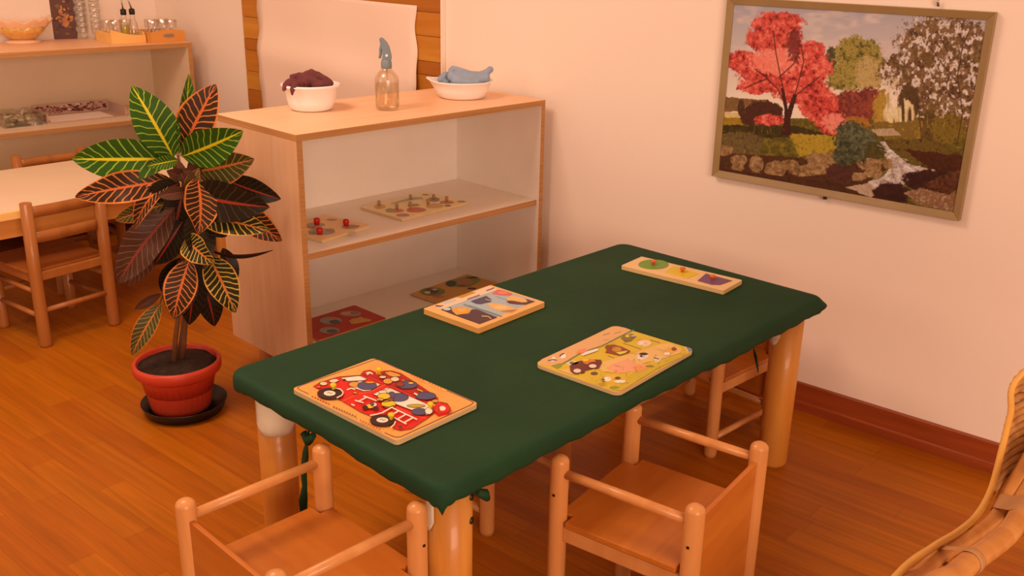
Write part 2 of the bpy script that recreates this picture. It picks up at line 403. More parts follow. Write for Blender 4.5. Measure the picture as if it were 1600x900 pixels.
# ------------------------------------------------------------------ BIRCH DIVIDER SHELF UNIT
SA, SW, SD, SZ, SM, SL = -.0807, .9639, .4251, .8154, .4771, .1137
SFR = Vector((-.0428, 2.0402, 0))
sex = Vector((math.cos(SA), math.sin(SA), 0)); sey = Vector((-math.sin(SA), math.cos(SA), 0))
def shelf_unit(loc, rz, W, D, H, shelves, bottom, label, name='shelf_unit', t=.019, inner=None):
    """open front at local y=0, left end x=0"""
    inner = inner or M_white
    r = thing(name, label, 'shelf unit', loc, rz)
    def panel(nm, c, s_, face, bevel=.0008):
        m = MB(); m.box(c, s_, 0, 0)
        hx, hy, hz = [q/2 for q in s_]
        o = m.build(nm, [face, M_ply], r, bevel=bevel)
        me = o.data
        big = sorted(range(3), key=lambda i: s_[i])[0]
        for p in me.polygons:
            if abs(p.normal[big]) < .5: p.material_index = 1
        return o
    panel('top_panel', (W/2, D/2, H-t/2), (W, D, t), M_birch)
    for x in (t/2, W-t/2):
        o = panel('side_panel', (x, D/2, (H-t+bottom)/2), (t, D, H-t-bottom), M_side)
        me = o.data; me.materials.append(inner)
        sgn = 1 if x < W/2 else -1
        for p in me.polygons:
            if p.normal.x*sgn > .9: p.material_index = 2
    for z in shelves: panel('shelf', (W/2, D/2+.004, z-t/2), (W-2*t-.0006, D-.012, t), inner)
    panel('bottom_panel', (W/2, D/2+.002, bottom+t/2), (W-2*t-.0006, D-.006, t), inner)
    MB().box((W/2, D-.004, (H-t+bottom+t)/2), (W-2*t-.0006, .006, H-2*t-bottom)).build('back_panel', inner, r)
    for x in (.07, W-.07):
        for y in (.06, D-.07):
            MB().tube([(x, y, 0), (x, y, bottom-.0005)], .021, 16).build('foot', M_chair, r)
    return r
div = shelf_unit(SFR-sex*SW, SA, SW, SD, SZ, [SM], SL, 'birch laminate open shelf unit with white inside, standing crosswise against the right wall')
# ------------------------------------------------------------------ LEFT SHELF UNIT (back wall)
UW = 1.5
um = by(200, 185, (UFR-uex*.6).y).z
UM = by(100, 199.5, (UFR-uex*.62).y).z
u_loc = UFR-uex*UW; u_loc.z = 0
unit = shelf_unit(u_loc, UA, UW, UD, UH, [UM], .11, 'long birch shelf unit against the back wall behind the white table', t=.02, inner=M_cream)

# ------------------------------------------------------------------ GREEN TABLE
TB = Vector((-1.6139, .9801, 0)); TL, TW, TZ, TA = 1.3049, .6406, .4782, -.0545
tab = thing('activity_table', 'low wooden activity table with thick round legs under the green cloth', 'table', TB, TA)
MB().box((TL/2, TW/2, TZ-.015), (TL-.02, TW-.02, .022)).build('table_top', M_birch, tab, bevel=.004)
m = MB()
for (x, y, sx, sy) in ((TL/2, .08, TL-.2, .018), (TL/2, TW-.08, TL-.2, .018)): m.box((x, y, TZ-.036), (sx, sy, .02))
for x in (.08, TL-.08): m.box((x, TW/2, TZ-.036), (.018, TW-.2, .02))
m.build('apron', M_chair, tab)
LR = .039
legpos = {'A': (.062, TW-.062), 'B': (.074, .060), 'C': (TL-.050, .064), 'D': (TL-.062, TW-.062)}
def arc_plate(cx, cy, a0, half, z0, z1, r):
    m = MB(); n = 14; k = 8
    def fn(u, v):
        a = a0+half*(2*u-1); lim = 1.0
        z = z1+(z0-z1)*v
        # rounded lower corners
        e = abs(2*u-1)
        if v > .75: z += (z1-z0)*.25*max(0, (e-.6)/.4)**2*((v-.75)/.25)
        return Vector((cx+r*math.cos(a), cy+r*math.sin(a), z))
    return m.grid(fn, n, k)
for kx, (x, y) in legpos.items():
    lg = MB().tube([(x, y, 0), (x, y, .01), (x, y, .2), (x, y, TZ-.027)], [LR-.004, LR-.001, LR, LR], 28).build('leg', M_leg, tab)
    inward = -PI/2-.55 if kx in 'AD' else PI/2+.5
    p = arc_plate(x, y, inward, 1.15, TZ-.130, TZ-.03, LR+.0026).build('corner_plate', M_plate, lg, solid=.0012); p['label'] = 'white corner plate'
    a = {'A': PI*.5, 'B': -1.15, 'C': -.55, 'D': PI*.5}[kx]
    for z in (TZ-.065, TZ-.112):
        d = Vector((math.cos(a), math.sin(a), 0))
        MB().tube([Vector((x, y, z))+d*(LR-.004), Vector((x, y, z))+d*(LR+.003)], .0065, 12).build('bolt', M_metal, lg)

# cloth: fitted felt cover with hanging hem, drooping corner tips and tie ribbons
def perim(n, r, inset=0.0):
    """rounded rectangle, list of (pos, outward normal, cornerness)"""
    L, W = TL+.008, TW+.008; ox = oy = -.004
    segs = []
    rr = r
    cs = [(ox+L-rr, oy+rr, -PI/2), (ox+L-rr, oy+W-rr, 0), (ox+rr, oy+W-rr, PI/2), (ox+rr, oy+rr, PI)]
    out = []
    for i, (cx, cy, a0) in enumerate(cs):
        for j in range(13):
            a = a0+PI/2*j/12
            out.append((Vector((cx, cy, 0)), Vector((math.cos(a), math.sin(a), 0)), 1-abs(j-6)/6, i))
        nx = cs[(i+1) % 4]; p0 = Vector((cx, cy, 0))+Vector((math.cos(a0+PI/2), math.sin(a0+PI/2), 0))*rr
        nrm = Vector((math.cos(a0+PI/2), math.sin(a0+PI/2), 0))
        p1 = Vector((nx[0], nx[1], 0))+nrm*rr
        ln = (p1-p0).length; k = int(ln/.02)
        for j in range(1, k):
            q = p0.lerp(p1, j/k)-nrm*rr
            out.append((q, nrm, 0, i))
    return out, rr
P, rr = perim(0, .035)
rings = []
n = len(P)
def wav(i, s): return math.sin(i*.23+s)*.5+math.sin(i*.51+2*s)*.3+math.sin(i*.11+.7*s)*.6
prof = [(-.026, .0012), (-.016, .001), (-.006, .0), (-.0015, -.003), (.0015, -.009), (.0025, -.018), (.003, -.027), (.001, -.034), (-.004, -.0385), (-.012, -.038)]
vs = []
for q, (off, dz) in enumerate(prof):
    for i, (c0, nr, cn, ci) in enumerate(P):
        base = c0+nr*rr
        dzz = dz; of = off
        hemf = max(0, (-dz-.006)/.033)
        of += .0016*wav(i, 1.3)*hemf
        dzz -= .0055*wav(i, 4.1)*hemf+.002*math.sin(i*1.7)*hemf
        if cn > 0 and q >= 4:
            tip = cn**1.6
            if ci == 0: of += .020*tip*hemf; dzz += .006*tip*hemf        # C flares out
            elif ci == 1: of += .006*tip*hemf
            elif ci == 2: dzz -= .012*tip**2*hemf; of -= .002*tip*hemf      # A droops
            else: dzz -= .012*tip**3*hemf; of += .004*tip*hemf              # B droops
        p = base+nr*of; p.z = TZ+dzz
        vs.append(p)
fs = [(q*n+i, (q+1)*n+i, (q+1)*n+(i+1) % n, q*n+(i+1) % n) for q in range(len(prof)-1) for i in range(n)]
m = MB(); m.add(vs, fs, 0, True); m.f.append(list(range(n))); m.m.append(0); m.sm.append(False)
cloth = m.build('tablecloth', M_cloth, solid=.0016); cloth.location = TB; cloth.rotation_euler = (0, 0, TA)
tag(cloth, 'fitted dark green cloth covering the low table with tie ribbons hanging below', 'tablecloth')
def ribbon(pts, w, name='tie_ribbon'):
    """pts in px with plane distance given in world; twisting flat ribbon, local to the cloth"""
    inv = (Matrix.Translation(TB) @ Matrix.Rotation(TA, 4, 'Z')).inverted()
    pts = [inv @ p for p in pts]
    m = MB(); k = len(pts)
    vs = []
    for i, p in enumerate(pts):
        a = .5+1.3*i/(k-1)*2.2
        d = Vector((math.cos(a), math.sin(a), .12))
        ww = w[i] if isinstance(w, list) else w
        vs += [p-d*ww/2, p+d*ww/2]
    m.add(vs, [(2*i, 2*i+1, 2*i+3, 2*i+2) for i in range(k-1)], 0, True)
    return m.build(name, M_cloth, cloth, solid=.0014)
endp = TB + Matrix.Rotation(TA, 3, 'Z') @ Vector((.012, 0, 0))
# short end (A-B edge) tie beside the cube chair
pe = Vector((TB.x+.01, 0, 0)); nx = Vector((math.cos(TA), math.sin(TA), 0))
P1 = [bplane(px, py, endp, nx) for px, py in ((482, 672), (480, 690), (477, 710), (474, 735), (476, 760), (474, 782), (475, 806))]
ribbon(P1, [.018, .026, .022, .014, .01, .018, .018])
kn = [bplane(px, py, endp, nx) for px, py in ((474, 676), (482, 688), (490, 680))]
inv = (Matrix.Translation(TB) @ Matrix.Rotation(TA, 4, 'Z')).inverted()
MB().tube([inv@p for p in kn], [.007, .011, .006], 8).build('tie_knot', M_cloth, cloth)
# long near side (B-C edge): knot close to the near corner, small tail near the right leg
endq = TB + Vector((0, .012, 0)); ny = Vector((-math.sin(TA), math.cos(TA), 0))
kq = [bplane(px, py, endq, ny) for px, py in ((745, 768), (757, 772), (762, 780))]
MB().tube([inv@p for p in kq], [.006, .010, .005], 8).build('tie_knot', M_cloth, cloth)
P2 = [bplane(px, py, endq, ny) for px, py in ((1177, 540), (1180, 555), (1183, 570), (1185, 583))]
ribbon(P2, [.012, .010, .006, .003])

# ------------------------------------------------------------------ CUBE CHAIRS
CW, CD, CH, CS = .274, .272, .428, .300     # post centre spacing, height, seat
def cube_chair(label):
    """faces +y locally; posts at (+-CW/2, +-CD/2)"""
    r = thing('cube_chair', label, 'chair', (0, 0, 0), 0, 'low cube armchairs around the green table')
    for sx in (-1, 1):
        for sy in (-1, 1):
            x, y = sx*CW/2, sy*CD/2
            p = MB().tube([(x, y, 0), (x, y, .012), (x, y, .2), (x, y, CH-.012)], [.0155, .0175, .0175, .0175], 20, dome=.75)
            p.v = [Vector((v.x, v.y, max(v.z, 0))) for v in p.v]
            po = p.build('post', M_chair, r)
            MB().tube([(x+sx*.0172, y, CH-.075), (x+sx*.0185, y, CH-.075)], .003, 8).build('screw', M_metal, po)
    for sx in (-1, 1):
        x = sx*CW/2
        MB().tube([(x, -CD/2+.012, CH-.034), (x, 0, CH-.034), (x, CD/2-.012, CH-.034)], [.0088, .0096, .0088], 16).build('arm_rail', M_chair, r)
        MB().box((x, 0, CS-.03), (.016, CD-.03, .030)).build('seat_rail', M_chair, r, bevel=.003)
        MB().tube([(x, -CD/2+.012, .055), (x, CD/2-.012, .055)], .009, 12).build('stretcher', M_chair, r)
    MB().tube([(-CW/2+.012, -CD/2, .07), (CW/2-.012, -CD/2, .07)], .009, 12).build('stretcher', M_chair, r)
    m = MB(); h = .0165
    xs, ys = CW/2+.012, CD/2-.004
    poly = [(-xs, -ys+.018, CS), (-xs+.03, -ys+.018, CS), (-xs+.03, -ys, CS), (xs-.03, -ys, CS), (xs-.03, -ys+.018, CS), (xs, -ys+.018, CS), (xs, ys-.018, CS), (xs-.03, ys-.018, CS), (xs-.03, ys+.010, CS), (-xs+.03, ys+.010, CS), (-xs+.03, ys-.018, CS), (-xs, ys-.018, CS)]
    m.prism(poly, (0, 0, .012)); m.build('seat', M_seat, r, bevel=.002)
    m = MB().box((0, -CD/2, (CH-.034+.09)/2), (CW-.03, .009, CH-.034-.09))
    m.build('back_panel', M_seat, r, bevel=.002)
    return r
c1 = cube_chair('low beech cube armchair at the near left end of the green table')
zt = CH-.002
def post4(pl, z=zt): return [bz(*p, z) for p in pl]
# chair at the short near end, faces +x : BL, FL, FR tops
q = post4([(286, 777), (500, 692), (656, 792)])
fx = (q[1]-q[0]); rzc = math.atan2(fx.y, fx.x)-PI/2
mid = (q[0]+q[2])/2
c1.location = (mid.x, mid.y, 0); c1.rotation_euler = (0, 0, rzc)
q = post4([(873, 706), (1003, 640), (1192, 693), (1071, 786)])
mid = sum(q, Vector())/4; fx = ((q[0]-q[3])+(q[1]-q[2])); rz2 = math.atan2(fx.y, fx.x)-PI/2
c2 = dup(c1, (mid.x, mid.y, 0), rz2, 'low beech cube armchair at the front long side of the green table')
l1, l2 = bz(1115, 709, .0), bz(1191, 667, .0)
d = (l1-l2); d.z = 0; rz3 = math.atan2(d.y, d.x)-PI/2
ex3 = Vector((math.cos(rz3), math.sin(rz3), 0)); ey3 = Vector((-math.sin(rz3), math.cos(rz3), 0))
mm = (l1+l2)/2 + ex3*(CW/2)
c3 = dup(c1, (mm.x, mm.y, 0), rz3, 'low beech cube armchair tucked under the far right end of the green table')
c3.scale = (1, 1, .96)
for ch in c3.children:          # this chair stands on its other side: a lower seat
    if ch.name.split('.')[0] in ('seat', 'seat_rail'): ch.location.z = -.062
l1, l2 = bz(763, 831, 0), bz(883, 764, 0)
mm = (l1+l2)/2+Vector((0, CD/2, 0))
c4 = dup(c1, (mm.x, mm.y, 0), PI-.05, 'low beech cube armchair hidden under the far long side of the green table')

# ------------------------------------------------------------------ PUZZLES
def rrect(c, ex, ey, a, b, r, k=6):
    out = []
    for (sx, sy, a0) in ((1, -1, -PI/2), (1, 1, 0), (-1, 1, PI/2), (-1, -1, PI)):
        cc = c+ex*sx*(a-r)+ey*sy*(b-r)
        for j in range(k+1):
            t = a0+PI/2*j/k; out.append(cc+ex*r*math.cos(t)+ey*r*math.sin(t))
    return out
def fit_rect(px, z):
    p = [bz(*q, z) for q in px]; c = sum(p, Vector())/4
    ex = ((p[1]-p[0])+(p[2]-p[3])); a = ex.length/4; ex.normalize()
    ey = Vector((-ex.y, ex.x, 0)); b = abs(((p[3]-p[0])+(p[2]-p[1])).dot(ey))/4
    return c, ex, ey, a, b
class Puzzle:
    def __init__(s, name, label, px, z0, th, rad, board, side, group=None, cat='puzzle'):
        c, s.ex, s.ey, s.a, s.b = fit_rect(px, z0+th)
        s.z = z0+th; s.c = c
        s.root = thing(name, label, cat, (c.x, c.y, z0), 0, group)
        s.loc = Vector((c.x, c.y, z0))
        m = MB().prism(rrect(c, s.ex, s.ey, s.a, s.b, rad), (0, 0, th-.0003), 0, 1).shift(s.loc)
        s.board = m.build('board', [board, side], s.root, bevel=.0008)
        s.T = lambda x, y: (x, y)
    def P(s, pts, z): return [bz(*s.T(*p), z)-s.loc for p in pts]
    def ell(s, cx, cy, rx, ry, z, rot=0, n=22, jag=0):
        out = []
        for i in range(n):
            a = 2*PI*i/n; k = 1+jag*math.sin(5*a+cx)
            x, y = rx*k*math.cos(a), ry*k*math.sin(a)
            out.append((cx+x*math.cos(rot)-y*math.sin(rot), cy+x*math.sin(rot)+y*math.cos(rot)))
        return s.P(out, z)
    def line(s, pts, w, z):
        """stroke as list of quads in px units of the working frame"""
        out = []
        for (x0, y0), (x1, y1) in zip(pts, pts[1:]):
            dx, dy = x1-x0, y1-y0; l = math.hypot(dx, dy) or 1; nx, ny = -dy/l*w/2, dx/l*w/2
            out.append(s.P([(x0+nx, y0+ny), (x1+nx, y1+ny), (x1-nx, y1-ny), (x0-nx, y0-ny)], z))
        return out
    def art(s, name, layers, h0=.0, parent=None, thick=0, dz=.00022, outline=None, ow=3.2):
        """layers: (kind, args..., colour).  First layer may be a raised piece of thickness `thick`."""
        if outline:
            out = []
            for i, L in enumerate(layers):
                out.append(L)
                if i and L[0] in 'ep':
                    if L[0] == 'e':
                        cx, cy, rx, ry = L[1][:4]; pts = [(cx+rx*math.cos(2*PI*k/18), cy+ry*math.sin(2*PI*k/18)) for k in range(19)]
                    else: pts = list(L[1])+[L[1][0]]
                    out.append(('l', pts, ow, outline))
            layers = out
        m = MB(); cols = []
        for i, L in enumerate(layers):
            kind, col = L[0], L[-1]
            if col not in cols: cols.append(col)
            mi = cols.index(col); z = s.z+h0+thick+dz*i
            if kind == 'p': polys = [s.P(L[1], z)]
            elif kind == 'e': polys = [s.ell(*L[1], z=z)]
            elif kind == 'l': polys = s.line(L[1], L[2], z)
            for k, pl in enumerate(polys):
                if i == 0 and thick: m.prism(pl, (0, 0, thick), mi)
                else:
                    if sum((pl[j].x*pl[(j+1) % len(pl)].y-pl[(j+1) % len(pl)].x*pl[j].y) for j in range(len(pl))) < 0: pl = pl[::-1]
                    m.flat(pl, mi)
        return m.build(name, [flatmat(*c) for c in cols], parent or s.root)
    def knob(s, x, y, col, r=.006, h=.012, parent=None, h0=0, ball=True, pxframe=True):
        p = bz(*s.T(x, y), s.z+h0)-s.loc
        prof = [(r*.55, 0), (r*.5, h*.35), (r*.8, h*.5), (r, h*.72), (r*.85, h*.92), (r*.4, h), (0, h)] if ball else [(r*.86, 0), (r*.86, h*.3), (r, h*.42), (r, h*.8), (r*.75, h*.95), (0, h)]
        return MB().lathe(prof, p, 16).build('knob', flatmat(*col) if isinstance(col, tuple) else col, parent or s.root)
CT = TZ+.0012          # cloth surface
board_mat = woodmat('puzzle_board_orange', seen(206, 126, 52), seen(212, 134, 60), .4, (6, 20, 6))
board_side = woodmat('puzzle_board_edge', seen(186, 130, 82), seen(198, 144, 96), .6, (3, 3, 120))

# --- fire engine puzzle
z = Puzzle('fire_engine_puzzle', 'wooden peg puzzle of a red fire engine with yellow knobs on the green table', [(456, 606.5), (583.5, 559.5), (748, 629.5), (620, 689.5)], CT, .0105, .009, board_mat, board_side)
z.T = lambda x, y: (440+x/5, 540+y/5)
RED, DRED, WHT, BLU, YEL, ORG, BRN, DRK, PNK = (226, 26, 14), (186, 20, 12), (255, 206, 170), (82, 70, 92), (238, 176, 32), (226, 140, 54), (120, 58, 20), (58, 22, 16), (244, 190, 150)
PUR = (130, 54, 60)
z.art('border_print', [
    ('l', [(212, 378), (150, 350), (122, 332), (150, 312), (735, 108), (770, 116), (915, 182)], 6, PUR),
    ('l', [(1290, 350), (1475, 428), (1500, 445), (1480, 462), (935, 710), (900, 716), (870, 708), (805, 680)], 6, PUR),
    *[('l', [(235+i*21, 396+i*9.1), (247+i*21, 401+i*9.1)], 10, (214, 60, 20)) for i in range(7)],
    *[('l', [(402+i*21, 476+i*9.2), (414+i*21, 481+i*9.2)], 10, PUR) for i in range(9)],
    *[('l', [(612+i*21, 582+i*9.6), (624+i*21, 587+i*9.6)], 10, (214, 60, 20)) for i in range(8)],
    *[('l', [(1010+i*22, 226+i*9.8), (1023+i*22, 231+i*9.8)], 8, (214, 60, 20)) for i in range(5)],
    *[('l', [(1150+i*22, 290+i*9.6), (1163+i*22, 295+i*9.6)], 8, (196, 90, 30)) for i in range(5)]], .0001)
T1 = .0012
deck = z.art('puzzle_piece', [
    ('p', [(618, 222), (640, 198), (690, 188), (735, 205), (745, 225), (800, 238), (770, 205), (800, 195), (860, 194), (935, 215), (1105, 325), (1225, 410), (1190, 446), (1160, 452), (1020, 385), (850, 306), (800, 300), (700, 262), (640, 236)], DRED),
    ('p', [(640, 232), (700, 240), (830, 300), (1170, 450), (1150, 462), (1000, 395), (830, 312), (780, 296)], RED),
    ('l', [(660, 214), (690, 208), (712, 222)], 10, WHT), ('l', [(668, 228), (690, 208)], 8, WHT),
    ('p', [(800, 208), (850, 200), (920, 222), (935, 238), (880, 246), (840, 236)], ORG),
    ('p', [(945, 262), (1000, 280), (985, 300), (930, 285)], ORG), ('p', [(1050, 330), (1095, 345), (1120, 370), (1060, 350)], ORG),
    ('e', (830, 277, 38, 22, ), ORG), ('e', (885, 262, 34, 18), PNK), ('e', (980, 305, 82, 32, ), BLU), ('e', (1010, 292, 22, 9), YEL),
    ('e', (925, 300, 34, 20), (150, 48, 30)), ('e', (1125, 392, 82, 30), BLU), ('l', [(1035, 372), (1062, 384)], 12, WHT), ('e', (1200, 432, 26, 12), ORG),
    ('e', (790, 245, 28, 10), PNK)], 0, thick=T1, dz=.00008, outline=DRK)
body = z.art('puzzle_piece', [
    ('p', [(246, 320), (280, 298), (330, 280), (430, 250), (455, 240), (622, 230), (700, 258), (800, 304), (850, 310), (1000, 384), (1165, 456), (1212, 484), (1200, 520), (1128, 575), (1112, 578), (1010, 650), (930, 662), (880, 648), (850, 628), (846, 606), (700, 545), (620, 520), (480, 440), (440, 414), (300, 346)], RED),
    ('l', [(248, 320), (300, 288), (440, 246), (622, 231)], 5, BRN), ('l', [(300, 346), (440, 414), (620, 520), (846, 606), (880, 648), (930, 662), (1010, 650), (1128, 575), (1200, 520)], 5, BRN),
    ('l', [(470, 436), (600, 376), (690, 362), (812, 302)], 5, (240, 90, 50)), ('l', [(862, 466), (1010, 530), (1132, 574)], 5, (240, 90, 50)),
    ('p', [(458, 252), (600, 236), (622, 240), (668, 262), (640, 272), (520, 278), (492, 270)], WHT), ('e', (490, 268, 12, 7), DRK),
    ('p', [(520, 290), (610, 276), (690, 280), (760, 296), (772, 304), (690, 354), (640, 358), (560, 330)], PNK),
    ('e', (570, 303, 46, 22), ORG), ('e', (668, 312, 76, 34), BLU), ('l', [(510, 345), (545, 332), (575, 342)], 9, WHT), ('e', (690, 286, 40, 9), ORG),
    ('p', [(362, 276), (400, 260), (432, 260), (452, 272), (420, 288), (388, 288)], PNK), ('e', (328, 296, 30, 15), (236, 190, 130)), ('e', (290, 322, 18, 9), (236, 90, 50)),
    ('e', (575, 368, 18, 8), ORG),
    ('p', [(712, 380), (820, 328), (850, 332), (1000, 396), (1150, 462), (1186, 500), (1140, 542), (1060, 520), (880, 452), (800, 410)], WHT),
    ('p', [(780, 350), (850, 332), (950, 376), (990, 392), (900, 400)], PNK),
    ('e', (915, 404, 78, 33), BLU), ('e', (860, 384, 30, 24), BLU), ('e', (1075, 515, 62, 27), BLU),
    ('e', (1050, 470, 72, 12, ), (206, 150, 30)), ('e', (1150, 510, 30, 26), WHT),
    ('e', (790, 362, 34, 14), PNK), ('e', (800, 395, 50, 24), YEL), ('e', (835, 456, 56, 30), YEL), ('e', (770, 420, 28, 12), ORG), ('e', (850, 420, 24, 12), (150, 60, 24)),
    ('l', [(760, 425), (800, 440), (860, 430)], 5, DRK), ('l', [(780, 470), (840, 480), (880, 465)], 5, DRK),
    ('e', (690, 472, 34, 18), YEL), ('e', (652, 482, 22, 14), DRK), ('e', (722, 460, 24, 16), PNK), ('e', (708, 458, 14, 12), BLU), ('e', (735, 490, 26, 8), DRK),
    ('l', [(572, 426), (640, 446)], 9, WHT), ('l', [(640, 392), (742, 430)], 9, WHT), ('l', [(600, 436), (664, 402)], 9, WHT),
    ('l', [(545, 456), (570, 468)], 9, WHT),
    ('l', [(792, 520), (860, 482), (1058, 576)], 10, WHT), ('l', [(880, 562), (975, 612)], 10, WHT), ('l', [(918, 508), (850, 545)], 10, WHT), ('l', [(972, 536), (908, 572)], 10, WHT), ('l', [(1026, 562), (958, 600)], 10, WHT),
    ('l', [(690, 545), (740, 536), (800, 520)], 8, WHT),
    ('l', [(852, 640), (880, 615), (890, 590)], 9, WHT), ('e', (925, 632, 16, 7), BRN),
    ('l', [(430, 408), (470, 388), (482, 365), (460, 340), (420, 332)], 9, WHT)], 0, thick=T1, dz=.00006, outline=DRK)
for (cx, cy) in ((378, 371), (790, 580)):
    w = z.art('puzzle_piece', [('e', (cx, cy, 100, 43), DRK), ('e', (cx-3, cy+1, 46, 20), WHT), ('l', [(cx-22, cy), (cx-6, cy-8), (cx+4, cy+6), (cx+20, cy-4)], 4, BRN)], T1+.0006, thick=T1+.0014)
reel = z.art('puzzle_piece', [('p', [(1190, 500), (1200, 462), (1232, 438), (1292, 450), (1322, 486), (1305, 514), (1262, 522), (1222, 534)], RED), ('e', (1256, 490, 26, 18), WHT), ('l', [(1226, 468), (1234, 500), (1220, 528)], 6, BRN), ('l', [(1240, 440), (1295, 452), (1320, 490), (1300, 518)], 4, BRN)], .0002, thick=T1+.0045)
for (x, y) in ((405, 345), (762, 222), (1163, 494), (856, 580)): z.knob(x, y, YEL, .0062, .014, h0=.003 if x in (405, 856) else .0015)

# --- farm puzzle
z = Puzzle('farm_puzzle', 'yellow farm scene puzzle with tractor and animals on the green table', [(836, 567), (962, 507), (1084, 547), (965, 615)], CT, .009, .016, flatmat(226, 168, 36), board_side)
z.T = lambda x, y: (820+x/5.714, 490+y/5.714)
SKY, GRS, PTH, GRN = (234, 158, 96), (226, 168, 34), (242, 172, 92), (150, 136, 40)
rs = random.Random(3)
STROKES = []
while len(STROKES) < 90:
    a_, b_ = rs.random(), rs.random(); x_ = 300+a_*690+b_*520*1; y_ = 490-a_*330+b_*190
    if 290 < x_ < 1430 and y_ > 545-.36*(x_-300)+0 and abs(y_-(500-.27*(x_-420))) > 36: STROKES.append((x_, y_, rs.choice([(170, 136, 36), (150, 120, 34), (230, 190, 70), (186, 146, 40)])))
z.art('farm_print', [
    ('p', [(118, 445), (150, 408), (780, 118), (830, 112), (900, 128), (960, 150), (830, 216), (680, 288), (500, 356), (290, 476), (190, 462)], SKY),
    ('l', [(290, 476), (400, 412), (500, 352), (690, 288), (830, 216), (965, 148)], 12, (120, 116, 52)),
    ('p', [(235, 464), (320, 440), (330, 470), (290, 492)], GRN),
    ('p', [(300, 502), (420, 545), (560, 480), (640, 470), (700, 520), (900, 530), (1000, 470), (1100, 430), (1240, 400), (1390, 350), (1400, 310), (1290, 262), (1180, 280), (1000, 345), (860, 380), (700, 430), (560, 450), (400, 490)], PTH),
    ('p', [(920, 560), (1100, 470), (1380, 370), (1440, 345), (1400, 390), (1200, 480), (860, 690), (760, 670)], (216, 162, 38)), *[('l', [(x_, y_), (x_+14, y_-5)], 5, c_) for x_, y_, c_ in STROKES],
    ('l', [(880, 266), (940, 284), (1040, 320)], 9, (170, 110, 40)), ('l', [(1120, 236), (1210, 262)], 9, (150, 110, 40)), ('l', [(740, 376), (800, 398)], 8, (150, 110, 40)),
    ('l', [(700, 192), (760, 176)], 8, (170, 110, 60)), ('l', [(800, 178), (860, 160)], 6, (170, 110, 60)), ('l', [(700, 238), (752, 232)], 9, (206, 130, 90)),
    ('l', [(940, 155), (975, 146)], 10, (60, 110, 90)), ('p', [(1425, 290), (1490, 312), (1490, 335), (1462, 345)], (128, 116, 116)), ('l', [(1432, 296), (1462, 340)], 6, (240, 200, 160)),
    ('e', (1115, 470, 40, 10), (140, 110, 30)), ('e', (800, 660, 44, 12), (150, 130, 40)), ('e', (620, 535, 34, 16), (110, 60, 40))], .0001)
def farm_piece(layers): return z.art('puzzle_piece', layers, .0001, thick=.0016)
MAR = (110, 36, 26)
farm_piece([('p', [(400, 470), (430, 440), (500, 420), (600, 408), (680, 412), (690, 440), (660, 480), (560, 500), (520, 530), (430, 520)], MAR), ('e', (575, 428, 58, 24), (232, 120, 40)), ('e', (470, 500, 66, 36), MAR), ('e', (468, 510, 34, 18), (244, 190, 160)), ('e', (618, 458, 58, 30), MAR), ('e', (606, 468, 34, 17), (244, 190, 160)), ('e', (540, 415, 30, 14), YEL)])
farm_piece([('p', [(716, 300), (730, 280), (800, 276), (870, 296), (940, 330), (930, 345), (850, 372), (760, 352), (720, 345), (735, 320)], (150, 58, 24)), ('e', (820, 318, 44, 22), (206, 130, 40)), ('p', [(810, 345), (920, 330), (900, 350), (850, 366)], (228, 190, 70))])
farm_piece([('p', [(735, 480), (800, 445), (900, 410), (960, 420), (1000, 445), (1080, 455), (1100, 490), (1050, 510), (900, 515), (830, 530), (760, 500)], (246, 150, 104)), ('e', (1030, 486, 52, 22), (246, 140, 70))])
farm_piece([('e', (1050, 378, 54, 27), (246, 206, 180)), ('e', (1060, 360, 40, 12), DRK), ('e', (1040, 380, 12, 8), DRK)])
farm_piece([('p', [(1145, 390), (1180, 385), (1220, 400), (1190, 432), (1160, 425)], (240, 196, 160)), ('l', [(1150, 392), (1200, 405)], 10, BRN)])
farm_piece([('p', [(1225, 340), (1290, 295), (1350, 305), (1355, 330), (1310, 352), (1270, 372), (1230, 366)], (240, 160, 70)), ('e', (1332, 316, 24, 16), (150, 70, 20)), ('e', (1265, 358, 34, 12), (250, 206, 180))])
farm_piece([('p', [(690, 560), (740, 545), (800, 540), (850, 570), (910, 585), (900, 610), (830, 640), (800, 615), (720, 605)], (236, 168, 50)), ('e', (735, 585, 36, 20), (250, 214, 190)), ('e', (700, 590, 14, 12), BRN), ('e', (830, 575, 26, 12), (120, 50, 24)), ('e', (850, 606, 50, 14), (250, 214, 180))])
farm_piece([('e', (1066, 262, 64, 26), (246, 186, 140)), ('e', (1040, 262, 20, 12), (250, 206, 180))])
farm_piece([('p', [(860, 215), (890, 190), (960, 180), (990, 200), (950, 240), (900, 250)], (130, 100, 40)), ('e', (916, 200, 20, 12), YEL), ('e', (970, 198, 24, 7), (190, 170, 160))])
farm_piece([('p', [(310, 384), (335, 355), (365, 365), (368, 385), (330, 396)], (250, 214, 190)), ('l', [(312, 384), (325, 366), (350, 356)], 10, DRK)])
farm_piece([('p', [(206, 420), (240, 400), (255, 378), (275, 400), (290, 412), (250, 420)], (250, 206, 180)), ('l', [(208, 420), (250, 410), (285, 414)], 9, DRK)])
farm_piece([('p', [(365, 440), (420, 420), (485, 425), (470, 450), (410, 460)], (226, 190, 150)), ('e', (420, 440, 22, 10), (120, 80, 50))])
farm_piece([('p', [(460, 350), (480, 325), (540, 310), (560, 330), (530, 350)], (240, 130, 80)), ('p', [(500, 365), (560, 335), (650, 310), (655, 328), (600, 348), (520, 375)], (250, 206, 190))])

